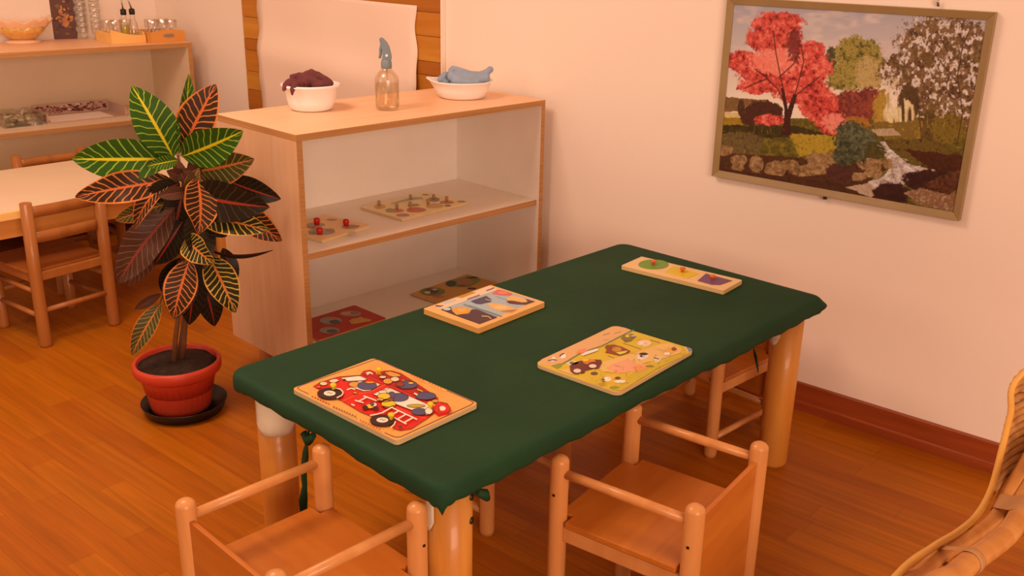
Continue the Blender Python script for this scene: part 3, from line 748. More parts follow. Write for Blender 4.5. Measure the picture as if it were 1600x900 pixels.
# --- framed seal puzzle
z = Puzzle('framed_puzzle', 'framed wooden puzzle with blue, brown and orange picture near the back edge of green table', [(660.5, 482), (768, 444.5), (850.5, 472.5), (748, 513)], CT, .014, .005, woodmat('puzzle_frame_wood', seen(206, 134, 70), seen(216, 146, 82), .4, (8, 8, 8)), woodmat('puzzle_frame_edge', seen(196, 120, 54), seen(206, 130, 64), .45, (8, 8, 60)))
z.T = lambda x, y: (640+x/6.667, 430+y/6.667)
z.art('picture_print', [
    ('p', [(250, 322), (830, 112), (1318, 268), (720, 508)], (176, 168, 158)),
    ('p', [(250, 322), (830, 112), (930, 146), (335, 352)], (250, 186, 140)),
    ('p', [(345, 285), (480, 245), (490, 262), (360, 305)], (200, 180, 170)),
    ('p', [(488, 226), (640, 172), (692, 180), (540, 236)], (206, 128, 30)),
    ('l', [(600, 250), (730, 205)], 10, (150, 80, 90)), ('l', [(800, 160), (880, 130)], 10, (150, 80, 90)), ('l', [(270, 316), (330, 322)], 12, (110, 60, 60)), ('l', [(330, 312), (350, 318)], 6, (110, 60, 60)),
    ('l', [(560, 300), (960, 425)], 8, (140, 134, 132)), ('l', [(620, 300), (900, 395)], 5, (200, 186, 170)), ('l', [(900, 210), (1010, 250)], 6, (200, 186, 170))], .0001)
def seal_piece(layers): return z.art('puzzle_piece', layers, .0001, thick=.0014)
DB = (84, 48, 50)
seal_piece([('p', [(330, 355), (430, 330), (440, 370), (490, 415), (620, 400), (650, 355), (700, 355), (910, 436), (728, 504), (470, 412)], DB), ('l', [(750, 425), (820, 428), (850, 455)], 9, (226, 170, 90)), ('e', (390, 352, 40, 14), (200, 186, 180))])
seal_piece([('p', [(440, 355), (470, 332), (560, 328), (620, 340), (642, 362), (610, 395), (550, 402), (490, 412), (450, 385)], (232, 146, 58)), ('e', (545, 362, 50, 18), (240, 160, 70))])
seal_piece([('p', [(800, 292), (860, 290), (960, 300), (1050, 325), (1120, 355), (1060, 385), (940, 372), (860, 345), (820, 310)], (238, 164, 96)), ('e', (950, 335, 70, 20), (248, 180, 112)), ('p', [(940, 372), (1060, 360), (1120, 355), (1060, 385)], (190, 110, 60))])
seal_piece([('p', [(640, 268), (720, 240), (800, 214), (850, 250), (845, 275), (790, 285), (740, 298), (690, 292)], (88, 66, 82)), ('l', [(790, 250), (845, 262)], 8, (214, 150, 90))])
seal_piece([('p', [(1005, 240), (1060, 212), (1130, 222), (1200, 245), (1230, 262), (1225, 285), (1120, 270), (1030, 262)], (240, 168, 96))])
seal_piece([('p', [(1010, 270), (1060, 262), (1170, 285), (1225, 280), (1210, 246), (1300, 272), (1210, 302), (1120, 300), (1040, 290)], (104, 46, 34))])
seal_piece([('p', [(860, 190), (910, 150), (980, 160), (1070, 190), (1040, 208), (940, 205)], (224, 100, 84)), ('e', (970, 184, 50, 14), (240, 120, 100))])
# --- three-shape puzzle
z = Puzzle('shapes_puzzle', 'long wooden puzzle with green circle, yellow square and purple pentagon on green table', [(974, 412), (1004, 401), (1158.5, 437), (1128, 457)], CT, .012, .004, woodmat('puzzle_pine', seen(212, 150, 92), seen(220, 162, 104), .45, (10, 3, 10)), woodmat('puzzle_pine_edge', seen(200, 138, 82), seen(210, 150, 92), .5, (10, 3, 10)))
z.T = lambda x, y: (950+x/4.571, 370+y/4.571)
for lay, kx in (([('e', (325, 196, 108, 34), (120, 140, 44))], (324, 198)), ([('p', [(408, 250), (468, 210), (650, 262), (566, 296)], (238, 178, 30))], (531, 251)), ([('p', [(640, 312), (700, 262), (886, 312), (800, 342), (740, 340)], (126, 70, 92))], (745, 306))):
    p = z.art('puzzle_piece', lay, .0001, thick=.0012)
    z.knob(*kx, (234, 96, 40), .008, .013, parent=p, h0=.0013)
# --- shelf puzzles
zsh = SM+.0004
z = Puzzle('peg_puzzle', 'square wooden animal puzzle with three red knobs on the middle birch shelf', [(436, 355.5), (511, 334), (575, 353), (500, 377)], zsh, .009, .006, woodmat('peg_board', seen(222, 150, 96), seen(232, 162, 108), .5, (8, 8, 8)), board_side)
z.T = lambda x, y: (470+x/12.86, 320+y/12.86)
for lay, kx in (([('e', (300, 400, 190, 42), (184, 141, 96)), ('e', (220, 440, 90, 24), (171, 112, 77))], (325, 395)), ([('e', (420, 540, 270, 70), (177, 141, 105)), ('e', (240, 560, 80, 30), (153, 116, 84)), ('e', (590, 510, 90, 34), (171, 116, 92))], (382, 590)), ([('e', (990, 440, 170, 46), (190, 134, 100)), ('l', [(920, 450), (1180, 420)], 22, (159, 107, 75))], (912, 420))):
    p = z.art('puzzle_piece', lay, .0001, thick=.0012); z.knob(*kx, (196, 20, 10), .0095, .021, parent=p, h0=.0013, ball=False)
z.art('board_print', [('e', (620, 300, 110, 24), (193, 128, 92)), ('e', (1040, 560, 90, 30), (233, 178, 139))], .0001)
z = Puzzle('sea_animal_puzzle', 'wide wooden puzzle with small pegs lying at middle of the birch shelf', [(563.5, 323), (667, 299), (730, 317), (628, 342.5)], zsh, .008, .007, woodmat('peg_board_pale', seen(226, 168, 112), seen(236, 178, 124), .5, (8, 8, 8)), board_side)
z.T = lambda x, y: (560+x/8.889, 290+y/8.889)
pieces = (([('p', [(450, 245), (600, 200), (760, 155), (890, 160), (900, 185), (720, 205), (600, 230), (500, 250)], (184, 159, 127))], (728, 190)), ([('e', (530, 345, 100, 26), (212, 120, 77)), ('e', (440, 340, 60, 26), (177, 141, 96))], (538, 320)), ([('e', (800, 335, 130, 34), (212, 103, 68)), ('e', (880, 335, 60, 18), (193, 112, 77))], (722, 290)), ([('e', (1050, 190, 80, 30), (153, 120, 100))], (1046, 185)), ([('e', (1230, 230, 100, 22), (200, 120, 84))], (1228, 215)), ([('e', (1060, 280, 120, 34), (222, 154, 87))], (968, 250)), ([('e', (300, 290, 80, 34), (222, 154, 87))], (288, 275)), ([('e', (620, 408, 90, 20), (184, 128, 108))], None), ([('e', (770, 268, 80, 18), (177, 134, 77))], None))
for lay, kx in pieces:
    p = z.art('puzzle_piece', lay, .0001, thick=.0014)
    if kx: z.knob(*kx, (176, 112, 70), .0055, .017, parent=p, h0=.0014, ball=False)
z.art('board_print', [('e', (1430, 222, 60, 12), (159, 132, 77)), ('e', (1240, 278, 50, 12), (159, 110, 65)), ('e', (930, 125, 50, 10), (171, 134, 84))], .0001)
zb = SL+.019+.0004
z = Puzzle('red_puzzle', 'red board puzzle with oval animal pieces on the bottom birch shelf', [(447, 509), (552, 477), (606, 496.5), (500, 531)], zb, .007, .006, flatmat(196, 26, 14), flatmat(220, 130, 70))
z.T = lambda x, y: (475+x/11.43, 470+y/11.43)
for lay in ([('e', (830, 228, 190, 50), (196, 130, 90)), ('e', (760, 225, 90, 24), (222, 150, 110)), ('e', (910, 215, 80, 30), (150, 110, 80))], [('e', (480, 352, 200, 66), (160, 140, 120)), ('e', (550, 376, 100, 36), (70, 74, 70)), ('e', (520, 318, 70, 24), (214, 120, 70))], [('e', (455, 525, 180, 56), (160, 140, 120)), ('e', (500, 540, 100, 32), (76, 80, 76)), ('e', (440, 490, 40, 22), (206, 120, 40))], [('p', [(800, 360), (860, 320), (960, 305), (1010, 280), (1060, 306), (1200, 330), (1190, 360), (1060, 380), (940, 405), (850, 410)], (226, 146, 56))]):
    z.art('puzzle_piece', lay, .0001, thick=.0012)
z = Puzzle('brown_puzzle', 'tan board puzzle with green edged ovals at the right of the bottom birch shelf', [(640.5, 459.5), (730, 427.5), (779, 443), (690, 475)], zb, .006, .004, woodmat('tan_board', seen(186, 116, 50), seen(200, 128, 60), .5, (8, 8, 8)), board_side)
z.T = lambda x, y: (640+x/10, 420+y/10)
for lay in ([('e', (360, 352, 198, 62), (120, 116, 44)), ('e', (350, 345, 110, 44), (84, 50, 28)), ('e', (280, 368, 50, 22), (226, 186, 140)), ('e', (395, 322, 46, 16), (220, 160, 120)), ('e', (330, 320, 24, 14), (196, 60, 30))], [('p', [(570, 230), (600, 190), (720, 165), (900, 120), (1070, 140), (1110, 180), (1040, 230), (920, 280), (800, 280), (640, 276)], (140, 126, 60)), ('e', (650, 228, 86, 46), (64, 56, 46)), ('e', (860, 205, 130, 48), (186, 110, 66)), ('e', (980, 135, 90, 14), (80, 46, 24)), ('e', (820, 260, 70, 16), (150, 70, 36))], [('e', (450, 430, 90, 18), (206, 110, 66))], [('e', (970, 305, 70, 14), (80, 46, 24))]):
    z.art('puzzle_piece', lay, .0001, thick=.001)

# ------------------------------------------------------------------ ON THE DIVIDER
ST = SZ
# basin with maroon cloth
bc = bz(487, 171, ST); bc.z = 0
b0 = Vector((bc.x, bc.y, ST+.0003))
bs = thing('round_basin', 'round white plastic basin holding a maroon cloth on the birch shelf top', 'basin', b0)
prof = [(0, .0), (.055, 0), (.065, .007), (.072, .028), (.0785, .066), (.087, .071), (.0885, .0765), (.086, .0785), (.0755, .075), (.069, .030), (.062, .012), (.052, .006), (0, .006)]
MB().lathe(prof, (0, 0, 0), 48, close=True).build('bowl', M_plastic, bs)
for a in (.3, PI+.3):
    d = Vector((math.cos(a), math.sin(a), 0)); e = Vector((-d.y, d.x, 0))
    MB().prism([d*.083-e*.028+Vector((0, 0, .0765)), d*.096-e*.019+Vector((0, 0, .0765)), d*.096+e*.019+Vector((0, 0, .0765)), d*.083+e*.028+Vector((0, 0, .0765))], (0, 0, .004)).build('handle', M_plastic, bs, bevel=.0015)
def nz(x, y, z=0, s=1.0):
    from mathutils import noise
    return noise.noise(Vector((x*s, y*s, z*s)))
def heap(name, label, cat, c, pts, matr, ripple=.006, wrap=None):
    """crumpled cloth: one skin over bent rolls fused by remesh"""
    m = MB()
    for path, r in pts: m.tube([Vector(p) for p in path], r, 14, dome=.9)
    o = m.build(name, matr); o.location = c
    md = o.modifiers.new('remesh', 'REMESH'); md.mode = 'VOXEL'; md.voxel_size = .0035; md.use_smooth_shade = True
    sm = o.modifiers.new('smooth', 'SMOOTH'); sm.iterations = 3; sm.factor = .5
    tx = bpy.data.textures.new(name+'_folds', 'CLOUDS'); tx.noise_scale = .022
    dm = o.modifiers.new('folds', 'DISPLACE'); dm.texture = tx; dm.strength = ripple; dm.mid_level = .5
    return tag(o, label, cat)
vr, vf = Vector((_cy, -_sy, 0)), FH       # picture-right and away, horizontal
def V(a, b, c): return vr*a+vf*b+Vector((0, 0, c))
heap('crumpled_cloth', 'crumpled dark maroon cloth in the round white basin', 'cloth', b0, [
    ([V(-.032, 0, .052), V(0, .01, .052), V(.036, 0, .052)], .026),
    ([V(-.03, -.01, .07), V(-.014, -.01, .100), V(.004, 0, .108), V(.030, .005, .096), V(.056, .0, .082)], [.016, .015, .013, .014, .011]),
    ([V(-.014, -.03, .072), V(-.008, -.02, .094), V(.01, -.02, .09), V(.03, -.03, .078)], .015),
    ([V(-.045, .0, .078), V(-.050, -.005, .098), V(-.034, .0, .102), V(-.02, .01, .09)], .011),
    ([V(-.03, -.03, .078), V(-.048, -.05, .086), V(-.062, -.058, .080), V(-.066, -.070, .066)], [.016, .016, .011, .006]),
    ([V(-.02, -.05, .08), V(-.032, -.076, .082), V(-.036, -.089, .070), V(-.036, -.090, .058)], [.014, .011, .007, .004]),
    ([V(.02, -.03, .076), V(.040, -.03, .082), V(.058, -.015, .078)], .012),
    ([V(.03, .02, .084), V(.046, .01, .086), V(.060, .0, .078)], .011)], M_maroon)
# spray bottle
sb = bz(605.5, 171, ST); sb = Vector((sb.x, sb.y, ST+.0003))
sp = thing('spray_bottle', 'clear round spray bottle with grey trigger head on the birch shelf top', 'spray bottle', sb)
prof = [(0, 0.002), (.026, 0), (.034, .003), (.0365, .009), (.0365, .088), (.0345, .099), (.027, .110), (.018, .119), (.0135, .125), (.0135, .137)]
MB().lathe(prof, (0, 0, 0), 40, close=True).build('bottle', M_bottle, sp)
MB().lathe([(0, .004), (.032, .005), (.0345, .010), (.0345, .078), (0, .078)], (0, 0, 0), 36).build('water', M_water, sp)
hd = MB().lathe([(.0155, .124), (.0165, .126), (.0165, .140), (.0150, .146), (.0140, .150)], (0, 0, 0), 24).build('collar', M_sprayhead, sp)
m = MB()
outl = [(-.013, .148), (.015, .148), (.016, .160), (.013, .172), (.010, .186), (.003, .200), (-.008, .211), (-.016, .215), (-.019, .210), (-.016, .196), (-.012, .180), (-.010, .165)]
m.prism([V(a, -.011, c) for a, c in outl], V(0, -.022, 0))
hd2 = m.build('spray_head', M_sprayhead, sp, bevel=.004, seg=3)
m = MB().tube([V(-.013, 0, .192), V(-.017, 0, .178), V(-.017, 0, .165), V(-.020, 0, .155)], [.005, .0045, .0045, .004], 10, dome=.6); m.build('trigger', M_sprayhead, hd2)
MB().tube([V(.003, -.0115, .163), V(.003, -.0135, .163)], .004, 12).build('pivot_pin', M_plastic, hd2)
MB().tube([V(0, 0, .014), V(.004, 0, .05), V(0, 0, .124)], .0022, 8).build('dip_tube', M_bottle, sp)
# wide bowl with pouring lip
wb = bz(722, 152, ST); wb = Vector((wb.x, wb.y, ST+.0003))
wd = thing('oval_bowl', 'shallow white plastic bowl with pouring lip holding folded blue cloths', 'bowl', wb)
az = math.atan2(-vr.y, -vr.x)
def lip(a, i, r, z):
    d = (a-az+PI) % (2*PI)-PI
    k = math.exp(-(d/.3)**2)
    t = min(1, max(0, (z-.02)/.03))
    return r*(1+.16*k*t), z+.007*k*t
prof = [(0, 0), (.068, 0), (.078, .006), (.089, .028), (.0955, .05), (.102, .0535), (.103, .057), (.100, .058), (.092, .054), (.085, .028), (.073, .009), (0, .005)]
MB().lathe(prof, (0, 0, 0), 64, close=True, mod=lip).build('bowl', M_plastic, wd)
heap('folded_cloth', 'folded greyish blue cloth lying across the white bowl with pouring lip', 'cloth', wb, [
    ([V(-.036, -.03, .090), V(-.03, -.03, .098), V(-.01, -.028, .092), V(.03, -.025, .080), V(.062, -.02, .078), V(.084, -.012, .086), V(.094, -.005, .094)], [.009, .010, .010, .010, .010, .011, .011]),
    ([V(-.034, -.035, .072), V(0, -.035, .066), V(.04, -.03, .062), V(.080, -.015, .068)], .015),
    ([V(-.02, -.045, .058), V(.02, -.05, .055), V(.05, -.04, .055)], .014),
    ([V(-.03, .01, .082), V(0, .02, .074), V(.04, .02, .066), V(.08, .012, .078)], .013),
    ([V(-.02, 0, .044), V(.03, 0, .04), V(.055, 0, .044)], .026)], M_blue, ripple=.002)
heap('blue_rag', 'small greyish blue rag tucked at the lip of the white bowl', 'cloth', wb, [
    ([V(-.070, -.012, .058), V(-.058, -.01, .070), V(-.046, -.005, .074)], [.012, .013, .010]),
    ([V(-.066, .0, .05), V(-.052, -.01, .05)], .014)], M_blue, ripple=.003)

# ------------------------------------------------------------------ PICTURE ON THE WALL
PY0, PY1, PZ0, PZ1 = .7015, 1.4155, .6585, 1.172
pc = Vector((0, (PY0+PY1)/2, (PZ0+PZ1)/2))
pic = thing('framed_picture', 'wide framed landscape print with a red tree and stream on the right wall', 'picture', (0, pc.y, PZ0))
fwid, fdep = .019, .022
def frame_bar(a, b, inner_a, inner_b):
    m = MB()
    x0, x1, x2 = -.003, -fdep, -fdep+.006
    pts = [Vector((x0, *a)), Vector((x0, *b)), Vector((x1, *b)), Vector((x1, *a)), Vector((x0, *inner_a)), Vector((x0, *inner_b)), Vector((x2, *inner_b)), Vector((x2, *inner_a))]
    m.add(pts, [(0, 1, 2, 3), (3, 2, 6, 7), (7, 6, 5, 4), (0, 4, 5, 1), (0, 3, 7, 4), (1, 5, 6, 2)])
    return m
O4 = [(PY1, PZ0), (PY0, PZ0), (PY0, PZ1), (PY1, PZ1)]
I4 = [(PY1-fwid, PZ0+fwid), (PY0+fwid, PZ0+fwid), (PY0+fwid, PZ1-fwid), (PY1-fwid, PZ1-fwid)]
m = MB()
for i in range(4):
    q = frame_bar(O4[i], O4[(i+1) % 4], I4[i], I4[(i+1) % 4]); b = len(m.v)
    m.v += q.v; m.f += [[b+j for j in f_] for f_ in q.f]; m.m += q.m; m.sm += q.sm
m.shift(pic.location).build('frame', M_frame, pic, bevel=.001)
# the print: a colour grid worked out from shapes and noise
NU, NV = 460, 328
rng = np.random.default_rng(5)
_tab = rng.random((256, 256))
def vn(x, y, s):
    x = x/s; y = y/s; xi = np.floor(x).astype(int); yi = np.floor(y).astype(int); fx = x-xi; fy = y-yi
    fx = fx*fx*(3-2*fx); fy = fy*fy*(3-2*fy)
    g = lambda a, b: _tab[a % 256, b % 256]
    return (g(xi, yi)*(1-fx)+g(xi+1, yi)*fx)*(1-fy)+(g(xi, yi+1)*(1-fx)+g(xi+1, yi+1)*fx)*fy
def fbm(x, y, s): return .5*vn(x, y, s)+.3*vn(x+31, y+17, s/2.1)+.2*vn(x+7, y+53, s/4.3)
ys = np.linspace(PY1-fwid+.002, PY0+fwid-.002, NU); zs_ = np.linspace(PZ0+fwid-.002, PZ1-fwid+.002, NV)
YY, ZZ = np.meshgrid(ys, zs_)
XP = -.0125
dx_, dy_, dz_ = XP-O.x, YY-O.y, ZZ-O.z
dep = dx_*FW.x+dy_*FW.y+dz_*FW.z
PX = 800+FPX*(dx_*RT.x+dy_*RT.y+dz_*RT.z)/dep; PYY = 450-FPX*(dx_*UP.x+dy_*UP.y+dz_*UP.z)/dep
X = (PX-1080)*2.5; Y = PYY*2.5
img = np.zeros((NV, NU, 3))
def setc(mask, cols, s=14, off=0, sharp=1.6):
    """blend 2-3 colours by noise inside mask (float 0..1)"""
    global img
    nn = np.clip((.6*fbm(X+off, Y+off*1.7, s)+.25*fbm(X+off*2, Y, s*.35)+.15*fbm(X, Y+off, 60)-.5)*sharp*1.25+.5, 0, .9999)
    k = len(cols)-1; t = nn*k; i = np.clip(t.astype(int), 0, k-1); fr = (t-i)[..., None]
    ca = np.array(cols, float); c = ca[i]*(1-fr)+ca[i+1]*fr
    mk = np.clip(mask, 0, 1)[..., None]
    img = img*(1-mk)+c*mk
def ell(cx, cy, rx, ry, jag=.5, s=16, soft=.22):
    d = ((X-cx)/rx)**2+((Y-cy)/ry)**2+(fbm(X+cx, Y+cy, s)-.5)*2*jag+(fbm(X*1.1+cy, Y+cx, 6)-.5)*1.1*jag
    return np.clip((1-d)/soft, 0, 1)
def poly(pts, jag=0, s=14):
    xx = X+(fbm(X, Y, s)-.5)*jag; yy = Y+(fbm(X+90, Y+40, s)-.5)*jag
    ins = np.zeros(X.shape, bool); n_ = len(pts)
    for i in range(n_):
        x0, y0 = pts[i]; x1, y1 = pts[(i+1) % n_]
        c = ((y0 > yy) != (y1 > yy)) & (xx < (x1-x0)*(yy-y0)/((y1-y0) or 1e-9)+x0); ins ^= c
    return ins.astype(float)
def alln(*ms):
    o = ms[0]
    for q in ms[1:]: o = np.maximum(o, q)
    return o
g = np.clip((Y-0)/400, 0, 1)[..., None]
img = np.array((166, 138, 134.))*(1-g)+np.array((244, 194, 158.))*g
setc(np.clip((fbm(X, Y*2.6, 120)-.48)*4, 0, .75)*(Y < 330), [(206, 160, 142), (232, 184, 156)], 90)
setc(poly([(60, 372), (300, 392), (330, 430), (60, 440)], 8), [(150, 92, 44), (120, 76, 40), (176, 108, 50)], 12)
setc(poly([(60, 436), (330, 446), (330, 470), (60, 460)], 5), [(230, 176, 112), (206, 150, 84)], 10)
setc((Y > 462).astype(float), [(70, 48, 10), (104, 78, 20), (140, 104, 30)], 16)
setc(poly([(60, 455), (190, 460), (200, 490), (60, 490)], 8), [(150, 100, 20), (176, 120, 30)], 12)
setc(poly([(100, 488), (420, 492), (560, 530), (300, 540), (100, 520)], 14), [(52, 34, 8), (80, 56, 14)], 14)
setc(poly([(380, 520), (560, 530), (580, 600), (420, 610), (400, 560)], 16), [(150, 110, 20), (190, 136, 36), (110, 80, 20)], 14)
setc(ell(200, 560, 90, 50, .6), [(96, 62, 36), (120, 84, 40), (70, 50, 20)], 10)
setc(ell(195, 420, 14, 36, .3), [(70, 34, 16), (90, 50, 20)], 8)
setc(alln(ell(275, 440, 80, 52), ell(220, 460, 30, 30)), [(56, 22, 14), (84, 36, 20), (66, 30, 14)], 10)
# green trees
setc(ell(545, 245, 26, 62, .4), [(60, 50, 26), (90, 74, 36)], 8)
setc(alln(ell(650, 215, 100, 76), ell(600, 300, 80, 60), ell(700, 260, 70, 70)), [(78, 60, 18), (128, 100, 34), (176, 134, 58), (120, 90, 36)], 13, 40, 2.2)
setc(ell(690, 290, 60, 70, .6), [(150, 104, 44), (196, 150, 92), (176, 120, 50)], 10, 9, 2)
setc(alln(ell(640, 425, 88, 80), ell(700, 400, 60, 60)), [(92, 30, 22), (140, 52, 38), (160, 70, 36)], 11, 20, 2)
setc(ell(745, 430, 40, 80, .6), [(150, 96, 26), (196, 138, 50)], 10)
setc(ell(640, 480, 60, 30, .6), [(150, 80, 20), (186, 110, 40)], 10)
# red tree
red = alln(ell(335, 95, 108, 52), ell(320, 150, 118, 60), ell(200, 240, 66, 46), ell(310, 285, 130, 78), ell(462, 195, 66, 36), ell(470, 260, 84, 74), ell(262, 340, 80, 30), ell(430, 350, 120, 60), ell(500, 410, 84, 66), ell(545, 475, 62, 54), ell(305, 470, 64, 24))
setc(red, [(110, 20, 14), (196, 56, 42), (222, 78, 58), (240, 116, 90)], 13, 3, 2.0)
setc(ell(330, 240, 110, 50, .9, 10)*.9, [(236, 100, 76), (250, 136, 106)], 9, 60, 2)
setc(ell(560, 480, 50, 40, .9, 10)*.9, [(236, 110, 86), (246, 140, 110)], 9, 30, 2)
setc(ell(400, 180, 30, 70, 1.1, 9)*.8, [(90, 24, 18), (140, 40, 30)], 9, 12, 2)
setc(poly([(350, 528), (392, 528), (386, 470), (414, 372), (400, 366), (378, 425), (362, 345), (350, 345), (364, 430), (362, 480)], 4), [(56, 18, 12), (84, 30, 18)], 8)
# blossom tree and willow
blos = alln(ell(985, 165, 190, 112, .6), ell(1080, 300, 110, 190, .6), ell(880, 280, 150, 84, .7), ell(950, 370, 150, 80, .6), ell(1060, 440, 70, 90, .6))
setc(blos, [(72, 40, 20), (110, 66, 36), (140, 92, 54), (120, 74, 40)], 16, 5, 2)
setc(blos*np.clip((fbm(X*1.3, Y, 15)-.53)*14, 0, 1), [(196, 150, 128), (230, 190, 168), (170, 120, 90)], 9, 8, 2)
setc(blos*np.clip((fbm(X+200, Y+100, 40)-.58)*10, 0, .8), [(84, 50, 22), (120, 80, 30)], 10, 8, 2)
st = np.clip((vn(X, Y*.12, 9)-.42)*6, 0, 1)
setc(ell(805, 400, 66, 100, .4)*st, [(236, 190, 140), (200, 150, 96)], 20)
setc(ell(850, 400, 46, 76, .4), [(70, 40, 18), (104, 66, 30)], 8)
setc(ell(820, 440, 70, 54, .6)*st, [(214, 160, 90), (240, 196, 150)], 20)
setc(ell(930, 500, 60, 76, .6), [(70, 44, 16), (120, 80, 30)], 10)
setc(ell(1000, 500, 80, 60, .6)*1.0, [(96, 66, 18), (136, 96, 26), (80, 50, 20)], 10)
setc(poly([(700, 480), (900, 470), (900, 540), (760, 545)], 20), [(150, 100, 30), (120, 84, 30), (180, 120, 40)], 12)
setc(poly([(700, 505), (790, 500), (820, 530), (730, 530)], 8), [(176, 130, 90), (200, 150, 110)], 10)
setc(poly([(740, 548), (900, 540), (1080, 590), (1060, 660), (900, 650), (800, 600)], 22), [(84, 52, 16), (116, 80, 26), (66, 36, 12)], 13)
setc(poly([(830, 580), (1060, 610), (1055, 680), (930, 660)], 16), [(60, 24, 10), (90, 40, 16)], 12)
# stream
setc(poly([(728, 555), (756, 556), (790, 596), (850, 640), (970, 672), (905, 700), (830, 722), (764, 770), (640, 745), (690, 712), (752, 690), (780, 650), (740, 590)], 14), [(150, 110, 92), (206, 164, 140), (232, 194, 170)], 12, 6, 2)
# rocks
setc((Y > 596+.06*(X-100))*(X < 780)*1.0*(1-poly([(728, 555), (790, 596), (970, 672), (764, 770), (640, 745), (780, 650)])), [(54, 24, 10), (90, 46, 20), (66, 30, 14)], 12)
for (cx, cy, rx, ry) in ((130, 588, 36, 22), (185, 625, 34, 24), (180, 655, 26, 18), (255, 640, 30, 34), (330, 660, 46, 32), (385, 645, 40, 22), (250, 684, 32, 14), (440, 668, 60, 24), (520, 620, 76, 24), (500, 650, 60, 34), (700, 640, 54, 30), (712, 678, 40, 20), (770, 640, 20, 24), (650, 690, 36, 18)):
    setc(ell(cx, cy, rx, ry, .35, 14), [(104, 62, 30), (158, 104, 60), (196, 140, 92)], 13, cx)
setc(ell(580, 680, 60, 44, .5), [(70, 30, 20), (96, 46, 30)], 10)
setc(alln(ell(640, 560, 84, 78, .6), ell(620, 520, 60, 50), ell(600, 610, 50, 40)), [(44, 38, 20), (82, 70, 42), (116, 98, 62)], 9, 11, 2)
setc(ell(720, 590, 40, 36, .6), [(60, 46, 16), (96, 70, 24)], 10)
setc((Y > 655+.13*(X-100))*(X < 700)*1.0, [(64, 28, 14), (92, 44, 22)], 12)
setc(poly([(600, 730), (690, 715), (760, 755), (700, 770)], 10), [(206, 160, 124), (176, 120, 90)], 10)
setc(alln(ell(780, 760, 80, 50, .4), ell(930, 705, 110, 44, .4)), [(48, 18, 12), (78, 32, 20)], 13)
setc(poly([(830, 750), (900, 736), (1040, 752), (1030, 830), (880, 800)], 14), [(176, 124, 84), (130, 76, 46), (200, 150, 110)], 14)
setc(poly([(940, 700), (1060, 660), (1050, 740), (1000, 760), (900, 735)], 18), [(56, 22, 12), (96, 46, 24), (130, 70, 40)], 10)
# a few finer touches: branches, twig lights, grass flecks, ripples
def stroke(pts, w, col, a_=1.0):
    global img
    dmin = np.full(X.shape, 1e9)
    for (x0, y0), (x1, y1) in zip(pts, pts[1:]):
        vx, vy = x1-x0, y1-y0; t = np.clip(((X-x0)*vx+(Y-y0)*vy)/(vx*vx+vy*vy), 0, 1)
        dmin = np.minimum(dmin, np.hypot(X-x0-t*vx, Y-y0-t*vy))
    mk = (np.clip((w-dmin)/1.5, 0, 1)*a_)[..., None]; img = img*(1-mk)+np.array(col, float)*mk
for br in ([(372, 420), (340, 350), (290, 300), (250, 270)], [(405, 372), (425, 300), (440, 240), (430, 180)], [(360, 350), (345, 280), (330, 200), (320, 120)], [(410, 372), (450, 340), (500, 300)], [(345, 300), (400, 250), (420, 210)], [(300, 306), (240, 330), (210, 345)]):
    stroke(br, 3.2, (78, 24, 16), .75)
for br in ([(1040, 560), (1060, 440), (1040, 300), (1060, 180), (1100, 90)], [(1045, 330), (980, 250), (930, 180)], [(900, 540), (890, 440), (880, 380)], [(1000, 200), (960, 120)]):
    stroke(br, 3.5, (70, 38, 20), .7)
rr_ = random.Random(11)
for _ in range(70):
    x, y = rr_.uniform(110, 560), rr_.uniform(500, 610); stroke([(x, y), (x+rr_.uniform(-5, 5), y-rr_.uniform(6, 14))], 1.6, rr_.choice([(150, 118, 36), (84, 60, 16), (176, 130, 60), (120, 92, 28)]), .8)
for _ in range(26):
    t = rr_.random(); x, y = 740+t*130+rr_.uniform(-25, 25), 570+t*110+rr_.uniform(-8, 8); stroke([(x, y), (x+rr_.uniform(10, 30), y+rr_.uniform(2, 10))], 1.8, rr_.choice([(240, 208, 188), (176, 132, 112), (250, 222, 204)]), .7)
for _ in range(40):
    x, y = rr_.uniform(760, 1000), rr_.uniform(350, 520); stroke([(x, y), (x+rr_.uniform(-3, 3), y+rr_.uniform(20, 60))], 1.5, rr_.choice([(150, 100, 50), (210, 164, 110), (96, 60, 26)]), .6)
img = np.clip(img, 0, 255)/255.
lin = np.where(img <= .04045, img/12.92, ((img+.055)/1.055)**2.4)/(np.array(LIGHT)*1.12)
lin = np.clip(lin, .003, .95)
pm_ = MB(); vs = [(XP, YY[j, i]-pic.location.y, ZZ[j, i]-pic.location.z) for j in range(NV) for i in range(NU)]
fs = [(j*NU+i, j*NU+i+1, (j+1)*NU+i+1, (j+1)*NU+i) for j in range(NV-1) for i in range(NU-1)]
pm_.add(vs, fs)
po = pm_.build('landscape_print', attrmat('landscape_print_ink', .38, .35), pic)
ca = po.data.color_attributes.new('Col', 'FLOAT_COLOR', 'POINT')
ca.data.foreach_set('color', np.concatenate([lin, np.ones((NV, NU, 1))], 2).reshape(-1).astype('f4'))
MB().box((-.006, 0, (PZ1-PZ0)/2), (.006, PY1-PY0-.012, PZ1-PZ0-.012)).build('backing', M_ply, pic)
hk = bx(1465, 8, -.012)-pic.location
MB().tube([hk+Vector((.006, 0, -.002)), hk+Vector((0, 0, .006)), hk+Vector((-.002, 0, .012))], .0035, 8).build('hanging_hook', M_steel, pic)
nl = bx(1290, 309, -.006)-pic.location
MB().lathe([(.001, 0), (.006, .001), (.005, .007), (0, .008)], nl+Vector((-.004, 0, -.004)), 10).build('lower_clip', M_metal, pic)

